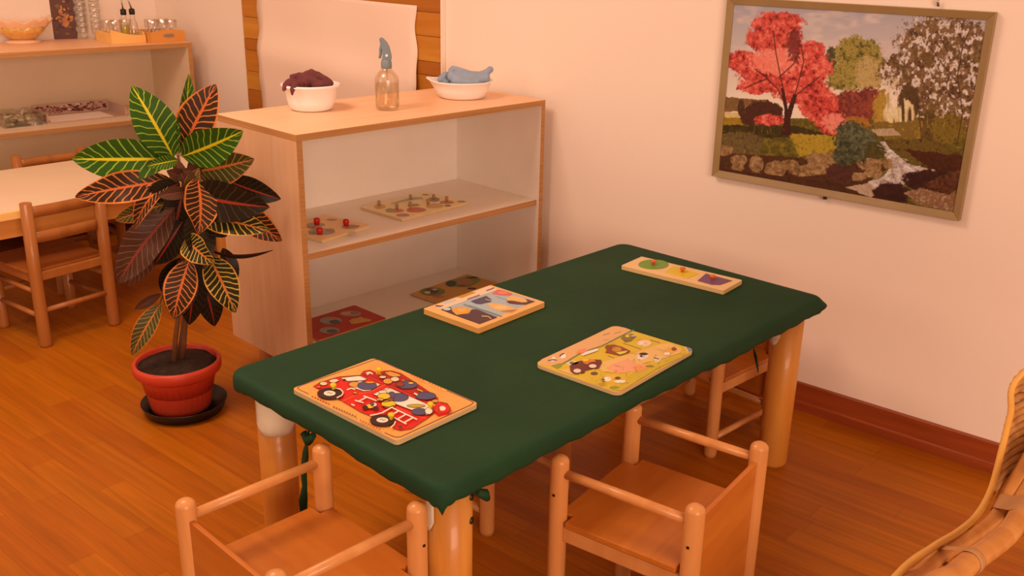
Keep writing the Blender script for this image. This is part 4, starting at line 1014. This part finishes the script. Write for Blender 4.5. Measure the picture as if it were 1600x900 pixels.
# ------------------------------------------------------------------ POTTED CROTON
pbase = bz(283, 627, .022); pbase.z = 0
sc = bz(289, 634, .012); sc.z = 0; dsc = sc-pbase; sc = pbase+dsc.normalized()*min(dsc.length, .018)
o = MB().lathe([(0, .001), (.100, 0), (.108, .004), (.119, .030), (.121, .034), (.118, .034), (.105, .008), (0, .006)], (0, 0, 0), 48, close=True).build('plant_saucer', M_saucer, loc=sc)
tag(o, 'round black plastic saucer under the red plant pot on the floor', 'saucer')
pot = thing('potted_croton', 'tall croton plant with green and orange veined leaves in a red pot on floor', 'plant', (pbase.x, pbase.y, .0088))
PH = .148
def rib(a, i, r, z):
    return (r*(1+.009*math.sin(a*34)*(1 if .003 < z < .1 else 0)), z)
prof = [(0, 0), (.081, 0), (.0842, .003), (.0865, .02), (.0892, .038), (.092, .056), (.0948, .074), (.098, .094), (.100, .1), (.105, .106), (.115, .112), (.121, .118), (.1235, .128), (.1235, .140), (.120, .147), (.114, .148), (.111, .144), (.108, .120), (.095, .060), (0, .05)]
MB().lathe(prof, (0, 0, 0), 136, close=True, mod=rib).build('pot', M_terra, pot)
def soilf(a, i, r, z): return r, z+.006*nz(math.cos(a)*r*40, math.sin(a)*r*40, 3)
MB().lathe([(.1095, .134), (.09, .138), (.06, .141), (.03, .142), (.0001, .142)], (0, 0, 0), 48, mod=soilf).build('soil', M_soil, pot)
pn = FH.copy()
def pp3(px, py, d): return bplane(px, py, Vector((pbase.x, pbase.y, 0))+FH*d, pn)-Vector(pot.location)
def stem(pts, r0, r1):
    P_ = [pp3(*p) for p in pts]; k = len(P_)
    return MB().tube(P_, [r0+(r1-r0)*i/(k-1) for i in range(k)], 10).build('stem', M_stem, pot)
stem([(272, 566, 0), (274, 530, 0), (279, 490, 0), (284, 440, .015), (287, 380, .02), (289, 320, .015), (284, 270, .005), (278, 243, 0)], .0075, .0035)
stem([(284, 562, .02), (287, 530, .02), (290, 490, .02), (294, 430, .02), (302, 370, .03), (300, 320, .03)], .0095, .005)
stem([(279, 555, .05), (284, 520, .04), (288, 480, .03)], .005, .005)
def leaf(b, t, w, mt, bend=.12, fold=.25, roll=0, n=10, k=22, tipw=1.0, wave=.0):
    """b,t: (px,py,depth offset) of leaf base and tip; w: width in px at the leaf's depth"""
    B, T = pp3(*b), pp3(*t)
    ax = (T-B); L = ax.length; ax.normalize()
    view = ((B+T)/2+Vector(pot.location)-O).normalized()
    dist = ((B+T)/2+Vector(pot.location)-O).dot(FW)
    W = 1.2*w/FPX*dist
    sd = ax.cross(view).normalized(); nn = sd.cross(ax).normalized()
    if nn.dot(view) > 0: nn = -nn
    Rm = Matrix.Rotation(roll, 3, ax); sd = Rm@sd; nn = Rm@nn
    ph = random.random()*6
    def fn(u, v):
        s_ = 2*u-1
        vv = min(1, max(0, v))
        hw = W/2*(math.sin(PI*vv**.92)**.72)*(1-.12*vv) if 0 < vv < 1 else 0
        hw = max(hw, .0016)
        arch = math.sin(PI*vv*.9)*bend*L
        p = B+ax*L*vv+nn*(arch-bend*L*.35*vv*vv)+sd*s_*hw+nn*abs(s_)*hw*fold
        p += nn*wave*W*math.sin(vv*14+ph)*abs(s_)**2
        return p
    return MB().grid(fn, n, k, uv=True).build('leaf', mt, pot)
def c5(x, y, d=0): return (100+x/2.369, 100+y/2.369, d)
def c6(x, y, d=0): return (180+x/3.2125, 400+y/3.2125, d)
k5 = 1/2.369; k6 = 1/3.2125
# top rosette
leaf(c5(425, 330, .0), c5(462, 38, .03), 62*k5, LG, .05, .3, .5)
leaf(c5(440, 320, .0), c5(562, 75, .02), 128*k5, LO, .06, .25, -.2)
leaf(c5(405, 345, -.01), c5(252, 82, -.03), 134*k5, LG, .08, .2, .1)
leaf(c5(438, 342, -.01), c5(662, 248, -.05), 128*k5, LG, .08, .25, .2)
leaf(c5(400, 350, -.01), c5(30, 352, -.05), 136*k5, LG, .07, .2, -.1)
leaf(c5(420, 355, -.03), c5(308, 378, -.08), 46*k5, LG, .1, .3)
leaf(c5(450, 445, -.03), c5(408, 345, -.02), 40*k5, LP, .1, .3)
leaf(c5(455, 470, -.03), c5(500, 385, -.03), 44*k5, LM, .1, .3)
leaf(c5(440, 420, -.02), c5(380, 395, -.06), 46*k5, LP, .1, .3)
leaf(c5(380, 345, .02), c5(285, 272, .08), 60*k5, LP, .05, .2)
# second whorl
leaf(c5(480, 400, .01), c5(704, 352, -.02), 120*k5, LM, .08, .25, .2)
leaf(c5(400, 430, -.01), c5(42, 492, -.08), 104*k5, LO, .12, .25, .1, wave=.06)
leaf(c5(495, 425, -.04), c5(500, 628, -.12), 122*k5, LO, .12, .3, -.35, wave=.05)
leaf(c5(470, 480, -.02), c5(760, 530, -.08), 136*k5, LD, .14, .25, .2)
leaf(c5(500, 560, -.02), c5(764, 618, -.08), 96*k5, LY, .12, .3, -.1, wave=.05)
leaf(c5(600, 430, .02), c5(802, 500, .01), 84*k5, LD, .1, .2, .2)
leaf(c5(640, 520, .01), c5(806, 655, .0), 96*k5, LO, .12, .25, .3)
leaf(c5(400, 420, -.01), c5(262, 612, -.06), 66*k5, LO, .2, .4, .5)
leaf(c5(430, 440, -.02), c5(300, 500, -.05), 70*k5, LD, .14, .3)
leaf(c5(460, 470, -.05), c5(345, 490, -.1), 44*k5, LP, .1, .3)
leaf(c5(400, 510, .03), c5(190, 578, .06), 62*k5, LM, .1, .25)
leaf(c5(510, 400, .0), c5(440, 395, -.06), 50*k5, LP, .1, .3)
leaf(c5(470, 350, .03), c5(500, 440, .03), 46*k5, LP, .1, .3)
# middle
leaf(c5(440, 470, .02), c5(400, 660, .02), 110*k5, LD, .12, .25)
leaf(c5(470, 500, .03), c5(470, 720, .03), 120*k5, LD, .12, .25, .2)
leaf(c5(520, 540, .02), c5(600, 640, .02), 90*k5, LD, .12, .25)
leaf(c5(410, 530, .0), c5(200, 812, -.04), 122*k5, LP, .12, .3, .25, wave=.04)
leaf(c5(400, 560, .02), c5(235, 822, .02), 90*k5, LP, .1, .3, .1)
leaf(c5(440, 580, .0), c5(338, 742, -.02), 92*k5, LD, .12, .3)
leaf(c5(470, 560, .0), c5(520, 760, -.07), 100*k5, LD, .14, .3, -.3)
leaf(c5(450, 640, -.04), c5(555, 740, -.1), 88*k5, LY, .14, .35, .3, wave=.05)
leaf(c5(520, 680, -.02), c5(772, 690, -.05), 26*k5, LD, .12, .3, 1.0)
# lower skirt
leaf(c6(372, 30, -.01), c6(296, 316, -.06), 152*k6, LP, .12, .28, .15)
leaf(c6(372, 20, -.03), c6(292, 310, -.09), 142*k6, LO, .1, .28, .15)
leaf(c6(400, 20, .0), c6(372, 345, -.02), 124*k6, LD, .1, .25, -.1)
leaf(c6(430, 100, .02), c6(500, 352, .01), 116*k6, LD, .12, .25, -.2)
leaf(c6(470, 0, -.03), c6(604, 284, -.09), 142*k6, LY, .1, .28, -.1, wave=.03)
leaf(c6(540, -40, .03), c6(600, 148, .02), 76*k6, LD, .1, .25, -.3)
leaf(c6(228, 238, -.02), c6(84, 498, -.07), 92*k6, LM, .1, .3, .2)
leaf(c6(230, 190, .03), c6(98, 268, .03), 42*k6, LP, .1, .3)
leaf(c6(330, 10, .04), c6(250, 200, .05), 110*k6, LD, .1, .25)
stem([(247, 482, -.02), (262, 440, .0), (280, 408, .01)], .002, .003)

# ------------------------------------------------------------------ LEFT: WHITE TABLE + LADDER CHAIRS
WT = .455
w0, w1 = bz(0, 338, WT), bz(165, 306, WT)
wa = math.atan2(w1.y-w0.y, w1.x-w0.x)-.0
wa = -.06
wfr = bz(318, 281, WT)
wex = Vector((math.cos(wa), math.sin(wa), 0)); wey = Vector((-math.sin(wa), math.cos(wa), 0))
yf = (w0.y+w1.y)/2
WL, WD = 1.25, .62
wr = Vector((-.50, yf-.02, 0)); worg = wr-wex*WL
wt = thing('white_table', 'low white topped table with wooden edge behind the potted plant', 'table', worg, wa)
MB().box((WL/2, WD/2, WT-.003), (WL-.004, WD-.004, .006)).build('table_top', M_cream, wt)
m = MB()
m.box((WL/2, 0, WT-.014), (WL, .012, .026)).box((WL/2, WD, WT-.014), (WL, .012, .026)).box((0, WD/2, WT-.014), (.012, WD-.012, .026)).box((WL, WD/2, WT-.014), (.012, WD-.012, .026))
m.build('edge_band', M_traylight, wt, bevel=.002)
m = MB()
m.box((WL/2, .035, WT-.062), (WL-.1, .018, .065)).box((WL/2, WD-.035, WT-.062), (WL-.1, .018, .065)).box((.035, WD/2, WT-.062), (.018, WD-.1, .065)).box((WL-.035, WD/2, WT-.062), (.018, WD-.1, .065))
m.build('apron', M_traydark, wt)
for x in (.045, WL-.045):
    for y in (.045, WD-.045): MB().tube([(x, y, 0), (x, y, .01), (x, y, WT-.02)], [.022, .024, .026], 20).build('leg', M_leg, wt)
LW, LD_, LH, LS = .252, .272, .494, .262
def ladder_chair(label):
    r = thing('ladder_back_chair', label, 'chair', (0, 0, 0), 0, 'ladder back chairs at the white table')
    for sx in (-1, 1):
        x = sx*LW/2
        MB().tube([(x, 0, 0), (x, 0, .01), (x, 0, .26), (x, -.006, LH)], [.0185, .020, .020, .0185], 18).build('back_post', M_ladder, r)
        MB().tube([(x, LD_, 0), (x, LD_, .01), (x, LD_, LS-.012)], [.0165, .018, .018], 18).build('leg', M_ladder, r)
        for z_ in (.105, .19): MB().tube([(x, .012, z_), (x, LD_-.012, z_)], .0085, 12).build('stretcher', M_ladder, r)
        MB().box((x, LD_/2, LS-.026), (.016, LD_-.03, .028)).build('seat_rail', M_ladder, r, bevel=.003)
    MB().tube([(-LW/2+.01, 0, .125), (LW/2-.01, 0, .125)], .009, 12).build('stretcher', M_ladder, r)
    MB().tube([(-LW/2+.01, LD_, .14), (LW/2-.01, LD_, .14)], .009, 12).build('stretcher', M_ladder, r)
    for z_ in (LH-.034, LH-.118):
        def sl(u, v, z_=z_):
            x = (LW/2-.012)*(2*u-1); return Vector((x, -.006-.008*math.cos((2*u-1)*PI/2), z_+.018*(2*v-1)))
        MB().grid(sl, 12, 2).build('back_slat', M_ladder, r, solid=.010)
    m = MB().prism([(-LW/2-.012, .016, LS), (LW/2+.012, .016, LS), (LW/2+.018, LD_+.02, LS), (-LW/2-.018, LD_+.02, LS)], (0, 0, .012))
    m.build('seat', M_ladder_seat, r, bevel=.003)
    MB().box((0, .004, LS-.02), (LW-.03, .014, .03)).build('back_rail', M_ladder, r, bevel=.003)
    return r
q0, q1 = bz(75, 540, 0), bz(176, 508, 0)
la = math.atan2(q1.y-q0.y, q1.x-q0.x); mid = (q0+q1)/2
lc = ladder_chair('ladder back beech chair in front of the white table, left of the plant')
lc.location = (mid.x, mid.y, 0); lc.rotation_euler = (0, 0, la)
fp = worg+wey*(WD+.035)+wex*((bz(33, 247, LH)-worg).dot(wex)+LW/2); lc2 = dup(lc, (fp.x, fp.y, 0), PI+wa, 'ladder back chair on the far side of the white table, facing the room')

# ------------------------------------------------------------------ ON THE LEFT UNIT
def uz(px, py, z=None): return bz(px, py, UH if z is None else z)
# ruffled amber bowl
ab = uz(36, 66); ab.z = UH+.0003
def ruf(a, i, r, z):
    t = min(1, max(0, (z-.035)/.07)); return r*(1+.045*t*math.cos(12*a)), z+.007*t*math.cos(12*a+.5)+.004*t*math.cos(5*a)
ao = thing('ruffled_bowl', 'ruffled amber glass bowl at left end of the back wall shelf unit', 'bowl', ab)
MB().lathe([(.0, .010), (.03, .010), (.06, .02), (.085, .042), (.104, .068), (.100, .068), (.08, .046), (.055, .028), (.02, .018), (0, .018)], (0, 0, 0), 96, close=True, mod=ruf).build('bowl', M_amber, ao)
MB().lathe([(.1042, .0682), (.114, .080), (.126, .094), (.128, .100), (.122, .099), (.110, .082), (.0998, .0682)], (0, 0, 0), 96, close=True, mod=ruf).build('ruffled_rim', M_pale, ao)
MB().lathe([(.0, 0), (.072, 0), (.074, .004), (.055, .010), (.04, .016), (0, .016)], (0, 0, 0), 48, close=True).build('base', M_pale, ao)
# upright floral print card
f0, f1 = uz(82, 61.5), uz(121, 60.5)
fa = math.atan2(f1.y-f0.y, f1.x-f0.x); fl = (f1-f0).length
fc = thing('floral_print', 'dark floral print standing upright on the back wall shelf unit', 'print', (f0.x, f0.y, UH+.0003), fa)
m = MB()
outl = [(0, 0), (fl, 0)]+[(fl+.004*math.sin(i*2.2)+.002, .012+i*.015) for i in range(14)]+[(fl, .23), (0, .23)]
m.prism([Vector((x, 0, z_)) for x, z_ in outl], (0, -.014, 0)); m.build('card', [flatmat(98, 40, 22)], fc)
m = MB(); fcs = [flatmat(*c) for c in ((70, 24, 16), (176, 86, 36), (206, 110, 30), (120, 84, 24), (186, 96, 60))]
for i in range(60):
    mi = random.choice([0, 0, 3]) ; x, z_ = random.uniform(.008, fl-.01), random.uniform(.01, .22)
    if i > 25: mi = random.choice([1, 2, 4, 1]); x, z_ = fl*.62+random.gauss(0, .018), .06+abs(random.gauss(0, .04))
    if not (.006 < x < fl-.006): continue
    r1, r2, a0 = random.uniform(.005, .012), random.uniform(.003, .007), random.random()*3
    m.flat([Vector((x+r1*math.cos(a)*math.cos(a0)-r2*math.sin(a)*math.sin(a0), -.0006-.00002*i, z_+r1*math.cos(a)*math.sin(a0)+r2*math.sin(a)*math.cos(a0))) for a in [2*PI*j/9 for j in range(9)]], mi)
m.build('floral_pattern', fcs, fc)
MB().box((-.004, .007, .115), (.007, .0145, .23)).build('spine', flatmat(222, 130, 90), fc)
# stacked tumblers
def tumbler(label, group, r=.024, h=.06):
    o = MB()
    fl_ = lambda a, i, rr_, z_: (rr_*(1+.03*math.cos(10*a)), z_)
    o.lathe([(0, .004), (r*.68, .0), (r*.78, .003), (r*.9, h*.5), (r, h), (r*.97, h+.0008), (r*.95, h-.001)], (0, 0, 0), 40, close=True, mod=fl_)
    o = o.build('glass_tumbler', M_glass); return tag(o, label, 'glass', group)
t0 = tumbler('small clear tumbler in the stacked rows beside the floral print', 'stacked tumblers beside the floral print')
s0, s1 = uz(134, 60), uz(149, 62)
k = 0
for s_ in (s0, s1):
    for i in range(9):
        if k == 0: o = t0
        else: o = t0.copy(); C.objects.link(o)
        o.location = (s_.x+(.012 if s_ is s1 else -.008), s_.y, UH+.0004+i*.0235); k += 1
# wooden trays
def tray(px0, px1, label, matr, hfun, plate=False):
    a, b = bz(px0[0], px0[1], UH), bz(px1[0], px1[1], UH)
    an = UA; ln = (b-a).length; dp = .17
    r = thing('wooden_tray', label, 'tray', (a.x, a.y, UH+.0003), an)
    def side(p0, p1, hf, name, th=.008):
        n_ = 16; top = [Vector(p0).lerp(Vector(p1), i/n_)+Vector((0, 0, hf(i/n_))) for i in range(n_+1)]
        d = (Vector(p1)-Vector(p0)).normalized(); nv = Vector((-d.y, d.x, 0))*th
        m = MB().prism([Vector(p0)]+[Vector(p1)]+top[::-1], -nv); return m.build(name, matr, r)
    fr = side((0, 0, 0), (ln, 0, 0), hfun, 'front_panel')
    side((0, dp, 0), (ln, dp, 0), lambda t: .045, 'rear_panel')
    side((.0082, .0085, 0), (.0082, dp-.0005, 0), lambda t: .045, 'end_panel'); side((ln, .0085, 0), (ln, dp-.0005, 0), lambda t: .045, 'end_panel')
    MB().box((ln/2, dp/2, .003), (ln-.018, dp-.02, .006)).build('tray_base', matr, r)
    if plate:
        m = MB(); m.prism([Vector((ln*.52+.026*math.cos(t), -.0022, .03+.008*math.sin(t))) for t in [2*PI*i/20 for i in range(20)]], (0, -.002, 0)); p = m.build('label_plate', M_steel, fr)
    return r, ln, dp
tr1, tl1, dp1 = tray((175, 69.5), (233, 68.0), 'lighter wooden tray of glasses on right of the back wall shelf unit', M_traylight, lambda t: .062-.028*(math.sin(min(1, t*1.2)*PI/2)))
tr2, tl2, dp2 = tray((237, 67.8), (294, 66.0), 'darker wooden tray with small metal label at the right end of shelf unit', M_traydark, lambda t: .044+.012*math.sin(t*PI*.9), True)
g1 = tumbler('clear tumbler standing in a wooden tray at right end of the back shelf', 'clear tumblers in the wooden trays', .027, .085)
n_ = 0
for trr, pts in ((tr1, ((.25*tl1, .05), (.50*tl1, .122), (.25*tl1, .122), (.77*tl1, .125))), (tr2, ((.22*tl2, .045), (.52*tl2, .05), (.77*tl2, .06), (.34*tl2, .12), (.7*tl2, .125)))):
    R3 = Matrix.Rotation(UA, 3, 'Z')
    for (x, y) in pts:
        p = Vector(trr.location)+R3@Vector((x, y, .0064))
        o = g1 if n_ == 0 else g1.copy()
        if n_: C.objects.link(o)
        o.location = p; n_ += 1
def cruet(trr, x, y, label, lean, fill):
    R3 = Matrix.Rotation(UA, 3, 'Z'); p = Vector(trr.location)+R3@Vector((x, y, .0064))
    r = thing('cruet_bottle', label, 'bottle', p, UA, 'cruets in the wooden trays')
    MB().lathe([(0, .002), (.017, 0), (.020, .004), (.020, .055), (.018, .075), (.012, .09), (.010, .115)], (0, 0, 0), 28, close=True).build('bottle', M_glass, r)
    MB().lathe([(0, .004), (.016, .005), (.0178, .009), (.0178, fill), (0, fill)], (0, 0, 0), 24).build('oil', M_oil, r)
    MB().lathe([(.011, .112), (.0125, .114), (.0125, .134), (.008, .138), (0, .138)], (0, 0, 0), 20).build('stopper', M_black, r)
    MB().tube([(0, 0, .136), (lean*.5, 0, .165), (lean, 0, .195)], .0035, 8).build('spout', M_steel, r)
cruet(tr1, .53*tl1, .042, 'oil cruet with black stopper standing in the lighter wooden tray', -.004, .07)
cruet(tr1, .80*tl1, .050, 'cruet with black stopper leaning spout beside the lighter wooden tray edge', -.016, .02)
# on its middle shelf: floral box with white card, clear box
zU = UM+.0004
def Uq(pts, z_): return [bz(*p, z_) for p in pts]
bq = Uq([(76, 194), (197, 181.5)], zU); a, b = bq
fb = thing('floral_box', 'shallow box with dark red floral sides on the back shelf unit middle shelf', 'box', (a.x, a.y, zU), UA)
ln = (b-a).length; dp = .2
m = MB().box((ln/2, dp/2, .002), (ln, dp, .004)); m.box((ln/2, dp, .026), (ln, .004, .052)).box((0, dp/2, .022), (.004, dp-.004, .044)).box((ln, dp/2, .022), (.004, dp-.004, .044))
m.build('tray_body', flatmat(206, 142, 110), fb)
m = MB(); fm = [flatmat(*c) for c in ((110, 40, 34), (150, 74, 56), (190, 110, 84), (226, 170, 140))]
for i in range(150):
    sd = random.random(); r1, r2, a0 = random.uniform(.006, .014), random.uniform(.003, .008), random.random()*3
    el = [(r1*math.cos(t)*math.cos(a0)-r2*math.sin(t)*math.sin(a0), r1*math.cos(t)*math.sin(a0)+r2*math.sin(t)*math.cos(a0)) for t in [2*PI*j/8 for j in range(8)]]
    if sd < .7:
        x, z_ = random.uniform(.012, ln-.012), random.uniform(.014, .044); m.flat([Vector((x+e[0], dp-.0026-.00002*i, min(.052, max(.004, z_+e[1]*.7)))) for e in el], random.choice([0, 0, 1, 2, 3]))
    else:
        y, z_ = random.uniform(.02, dp-.02), random.uniform(.012, .034); m.flat([Vector((-.0026-.00002*i, y+e[0], min(.044, max(.003, z_+e[1]*.7)))) for e in el], random.choice([0, 0, 1, 2]))
m.build('floral_pattern', fm, fb)
wq = [(.012, .012, .0045), (ln-.05, .012, .0045), (ln-.07, .13, .012), (.03, .13, .012)]
cm = MB().prism([Vector(p) for p in wq], (0, 0, .002)).build('white_card', M_white); cm.location = fb.location; cm.rotation_euler = fb.rotation_euler
tag(cm, 'blank white card lying inside the shallow floral box', 'card')
c0, c1_ = bz(8, 201, zU), bz(72, 194.5, zU)
cb = thing('clear_box', 'clear plastic box at left of the floral box on the back shelf unit', 'box', (c0.x, c0.y, zU), UA)
ln = (c1_-c0).length-.006; dp = .2
m = MB()
m.box((ln/2, dp/2, .001), (ln, dp, .002)).box((ln/2, .001, .026), (ln, .002, .048)).box((ln/2, dp-.001, .026), (ln, .002, .048)).box((.001, dp/2, .026), (.002, dp-.004, .048)).box((ln-.001, dp/2, .026), (.002, dp-.004, .048))
m.build('box_shell', M_glass, cb)
m = MB(); gm = [flatmat(*c) for c in ((150, 120, 70), (186, 146, 100), (120, 90, 50), (206, 160, 120))]
for i in range(50):
    x, y = random.uniform(.02, ln-.02), random.uniform(.02, dp-.02)
    m.lathe([(0, 0), (.014, .004), (.012, .012), (0, .016)], (x, y, .0022+.016*(i % 2)), 8, random.randrange(4))
o = m.build('dried_petals', gm); o.location = cb.location; o.rotation_euler = cb.rotation_euler
tag(o, 'pale dried pieces filling the clear plastic box on the back shelf', 'craft pieces', kind='stuff')

# ------------------------------------------------------------------ RATTAN ARMCHAIR
rim_px = [(1401, 900, 1.12), (1458, 855, 1.20), (1496, 832, 1.27), (1526, 806, 1.33), (1549, 764, 1.38), (1566, 700, 1.42), (1579, 647, 1.45), (1598, 583, 1.48)]
rim = [bdist(*p) for p in rim_px]
rc = thing('rattan_armchair', 'rattan armchair with woven back and curved pole arms at the right edge', 'armchair', (-1.3, -.08, 0))
def RL(p): return p-Vector(rc.location)
# mirror plane of the chair: the y line through its centre
yc = -.08
def mir(p): return Vector((p.x, 2*yc-p.y, p.z))
def spline(P_, n_=8):
    out = []
    for i in range(len(P_)-1):
        p0 = P_[max(0, i-1)]; p1 = P_[i]; p2 = P_[i+1]; p3 = P_[min(len(P_)-1, i+2)]
        for j in range(n_):
            t = j/n_; out.append(.5*((2*p1)+(p2-p0)*t+(2*p0-5*p1+4*p2-p3)*t*t+(3*p1-p0-3*p2+p3)*t**3))
    out.append(P_[-1]); return out
front = [rim[0]+Vector((-.10, .02, -.06)), rim[0]+Vector((-.13, .02, -.18))]
top = [Vector((-1.20, .16, .88)), Vector((-1.13, .06, .93)), Vector((-1.11, yc, .95))]
half = front[::-1]+rim+top
full = half+[mir(p) for p in half[:-1]][::-1]
full = spline(full, 6)
MB().tube([RL(p) for p in full], .0042, 10).build('rim_cane', M_cane, rc)
def pole(pxs, r, name='arm_pole'):
    P_ = [bdist(*p) for p in pxs]; P_ = spline(P_, 6)
    return P_
pa = [(1390, 934, 1.11), (1437, 896, 1.17), (1467, 870, 1.22), (1503, 847, 1.275), (1546, 818, 1.335), (1564, 794, 1.37), (1580, 758, 1.41)]
pb = [(1440, 938, 1.09), (1491, 899, 1.14), (1520, 875, 1.18), (1547, 856, 1.22), (1573, 835, 1.26), (1592, 808, 1.30), (1612, 764, 1.35)]
def band(pxA, pxB, w, ra, rb):
    """cane wound once round both poles: a stadium-shaped sleeve"""
    def near(P_, px):
        return min(range(1, len(P_)-1), key=lambda k_: (proj(P_[k_])[0]-px[0])**2+(proj(P_[k_])[1]-px[1])**2)
    A_ = spline([bdist(*p) for p in pa], 10); B_ = spline([bdist(*p) for p in pb], 10)
    ia, ib = near(A_, pxA), near(B_, pxB); a_, b_ = A_[ia], B_[ib]
    ax = ((A_[ia+1]-A_[ia-1]).normalized()+(B_[ib+1]-B_[ib-1]).normalized()).normalized()
    e = b_-a_; e = (e-ax*e.dot(ax)).normalized(); n_ = ax.cross(e)
    loop = []
    for k_ in range(13):
        t = PI/2+PI*k_/12; loop.append(a_+(e*math.cos(t)+n_*math.sin(t))*(ra+.0014))
    for k_ in range(13):
        t = -PI/2+PI*k_/12; loop.append(b_+(e*math.cos(t)+n_*math.sin(t))*(rb+.0014))
    m = MB(); vs = []; prof_ = [(-.5, -.0012), (-.42, 0), (-.1, .0003), (.1, .0003), (.42, 0), (.5, -.0012)]
    mid_ = (a_+b_)/2
    for q_, d_ in prof_:
        for p in loop: vs.append(RL(p+ax*w*q_+(p-mid_).normalized()*d_))
    L_ = len(loop)
    m.add(vs, [(r_*L_+k_, r_*L_+(k_+1) % L_, (r_+1)*L_+(k_+1) % L_, (r_+1)*L_+k_) for r_ in range(len(prof_)-1) for k_ in range(L_)], 0, True)
    return m.build('cane_wrap', M_wrap, rc)
band((1471, 866), (1520, 880), .013, .0080, .0120)
band((1566, 791), (1596, 800), .032, .0080, .0120)
# woven back: strands run level from one side rim round to the other
side = spline([bdist(1546, 772, 1.383), bdist(1549, 764, 1.385), bdist(1566, 700, 1.425), bdist(1579, 647, 1.455), bdist(1598, 583, 1.485)]+top[:2], 8)
def side_at(z):
    for a_, b_ in zip(side, side[1:]):
        if a_.z <= z <= b_.z: return a_.lerp(b_, (z-a_.z)/max(1e-6, b_.z-a_.z))
    return side[0] if z < side[0].z else side[-1]
def back_pt(z, t):
    S = side_at(z); Bc = Vector((-1.115-(.95-z)*.12, yc, z)); K = Vector((Bc.x+.01, S.y-.01, z))
    S = Vector((S.x, S.y, z))
    if t > .5: p = back_pt(z, 1-t); return mir(p)
    u = t*2
    return S*(1-u)**2+K*2*u*(1-u)+Bc*u*u
zlo, zhi = side[0].z+.002, .925
m = MB(); i = 0; z_ = zlo
while z_ < zhi:
    m.tube([RL(back_pt(z_, t/36)+Vector((0, 0, .0006*math.sin(t*1.9+i*PI)))) for t in range(37)], .0048, 8); i += 1; z_ += .0073
m.build('woven_back', M_weave, rc)
for t in (.12, .25, .38, .5, .62, .75, .88):
    MB().tube([RL(back_pt(zlo+(zhi-zlo)*k/8, t)+Vector((.009, 0, 0))) for k in range(9)], .005, 8).build('back_stake', M_rattan, rc)
for px_, r, zt_ in ((pa, .0080, .765), (pb, .0120, .735)):
    P_ = [bdist(*p) for p in px_]
    e0 = P_[0]+Vector((-.10, .015, -.1)); e1 = P_[0]+Vector((-.13, .015, -.3))
    tail = [back_pt(zt_, t)+Vector((-.022, -.012 if t < .4 else 0, 0)) for t in (.2, .32, .42, .5)]
    P_ = spline([e1, e0]+P_+tail, 6)
    for sgn in (0, 1):
        MB().tube([RL(mir(p) if sgn else p) for p in P_], r, 16).build('arm_pole', M_rattan, rc)
# seat and legs
seat_c = Vector((-1.42, yc, .37))
m = MB(); n_ = 40
ring = [Vector((seat_c.x+.24*math.cos(2*PI*i/n_), yc+.24*math.sin(2*PI*i/n_), .37)) for i in range(n_)]
MB().tube([RL(p) for p in ring], .014, 12, closed=True).build('seat_ring', M_rattan, rc)
m = MB()
for i in range(22):
    y = -.22+i*.021; h_ = math.sqrt(max(.0, .236**2-y*y)); m.tube([RL(Vector((seat_c.x-h_, yc+y, .372))), RL(Vector((seat_c.x+h_, yc+y, .372)))], .0108, 6)
m.build('woven_seat', M_weave, rc)
for sx, sy in ((-1, -1), (-1, 1), (1, -1), (1, 1)):
    b_ = Vector((seat_c.x+sx*.19, yc+sy*.19, 0)); t_ = Vector((seat_c.x+sx*.165, yc+sy*.165, .368))
    MB().tube([RL(b_), RL(t_)], .015, 14).build('leg', M_rattan, rc)
for sy in (-1, 1):
    a_ = bdist(*pb[0]); 
    pts = [Vector((a_.x-.13, a_.y+.015, a_.z-.3)), Vector((a_.x-.12, a_.y, .40)), Vector((seat_c.x-.17, yc+.17, .37))]
    if sy < 0: pts = [mir(p) for p in pts]
    MB().tube([RL(p) for p in spline(pts, 5)], .0125, 12).build('arm_support', M_rattan, rc)

# ------------------------------------------------------------------ CAMERA
cam = bpy.data.cameras.new('camera'); cam.sensor_width = 36; cam.lens = FPX/1600*36; cam.clip_start = .02
co = bpy.data.objects.new('camera', cam); C.objects.link(co)
Mx = Matrix(((RT.x, UP.x, -FW.x), (RT.y, UP.y, -FW.y), (RT.z, UP.z, -FW.z))).to_4x4(); Mx.translation = O
co.matrix_world = Mx; bpy.context.scene.camera = co
bpy.context.scene.cycles.transparent_max_bounces = 48

# ------------------------------------------------------------------ LIGHT
def area(name, loc, aim, sx, sy, power, col):
    l = bpy.data.lights.new(name, 'AREA'); l.shape = 'RECTANGLE'; l.size = sx; l.size_y = sy; l.energy = power; l.color = col
    o = bpy.data.objects.new(name, l); C.objects.link(o); o.location = loc
    o.rotation_euler = (Vector(aim)-Vector(loc)).to_track_quat('-Z', 'Y').to_euler(); return o
WARM = (1.0, .66, .49)
area('ceiling_lamp', (-2.0, 2.3, 2.6), (-2.0, 2.3, 0), .9, .9, 38, WARM)
area('front_fill', (-3.5, -2.6, 1.55), (-1.0, 2.2, 1.0), 2.4, 1.3, 120, WARM)  # added fill from behind the camera, brightens walls and shelf interior
area('side_fill', (-4.5, 3.3, 1.7), (0, 3.0, .9), 1.6, 1.3, 17, WARM)  # weak added fill, lifts the far left wall and the side panels
wd_ = bpy.data.worlds.new('room_light'); bpy.context.scene.world = wd_; wd_.use_nodes = True
bg = wd_.node_tree.nodes['Background']; bg.inputs['Color'].default_value = (1.0, .64, .48, 1); bg.inputs['Strength'].default_value = .22

vs_ = bpy.context.scene.view_settings
vs_.view_transform = 'Standard'; vs_.look = 'None'; vs_.gamma = 1; vs_.use_curve_mapping = False; vs_.exposure = 0.2
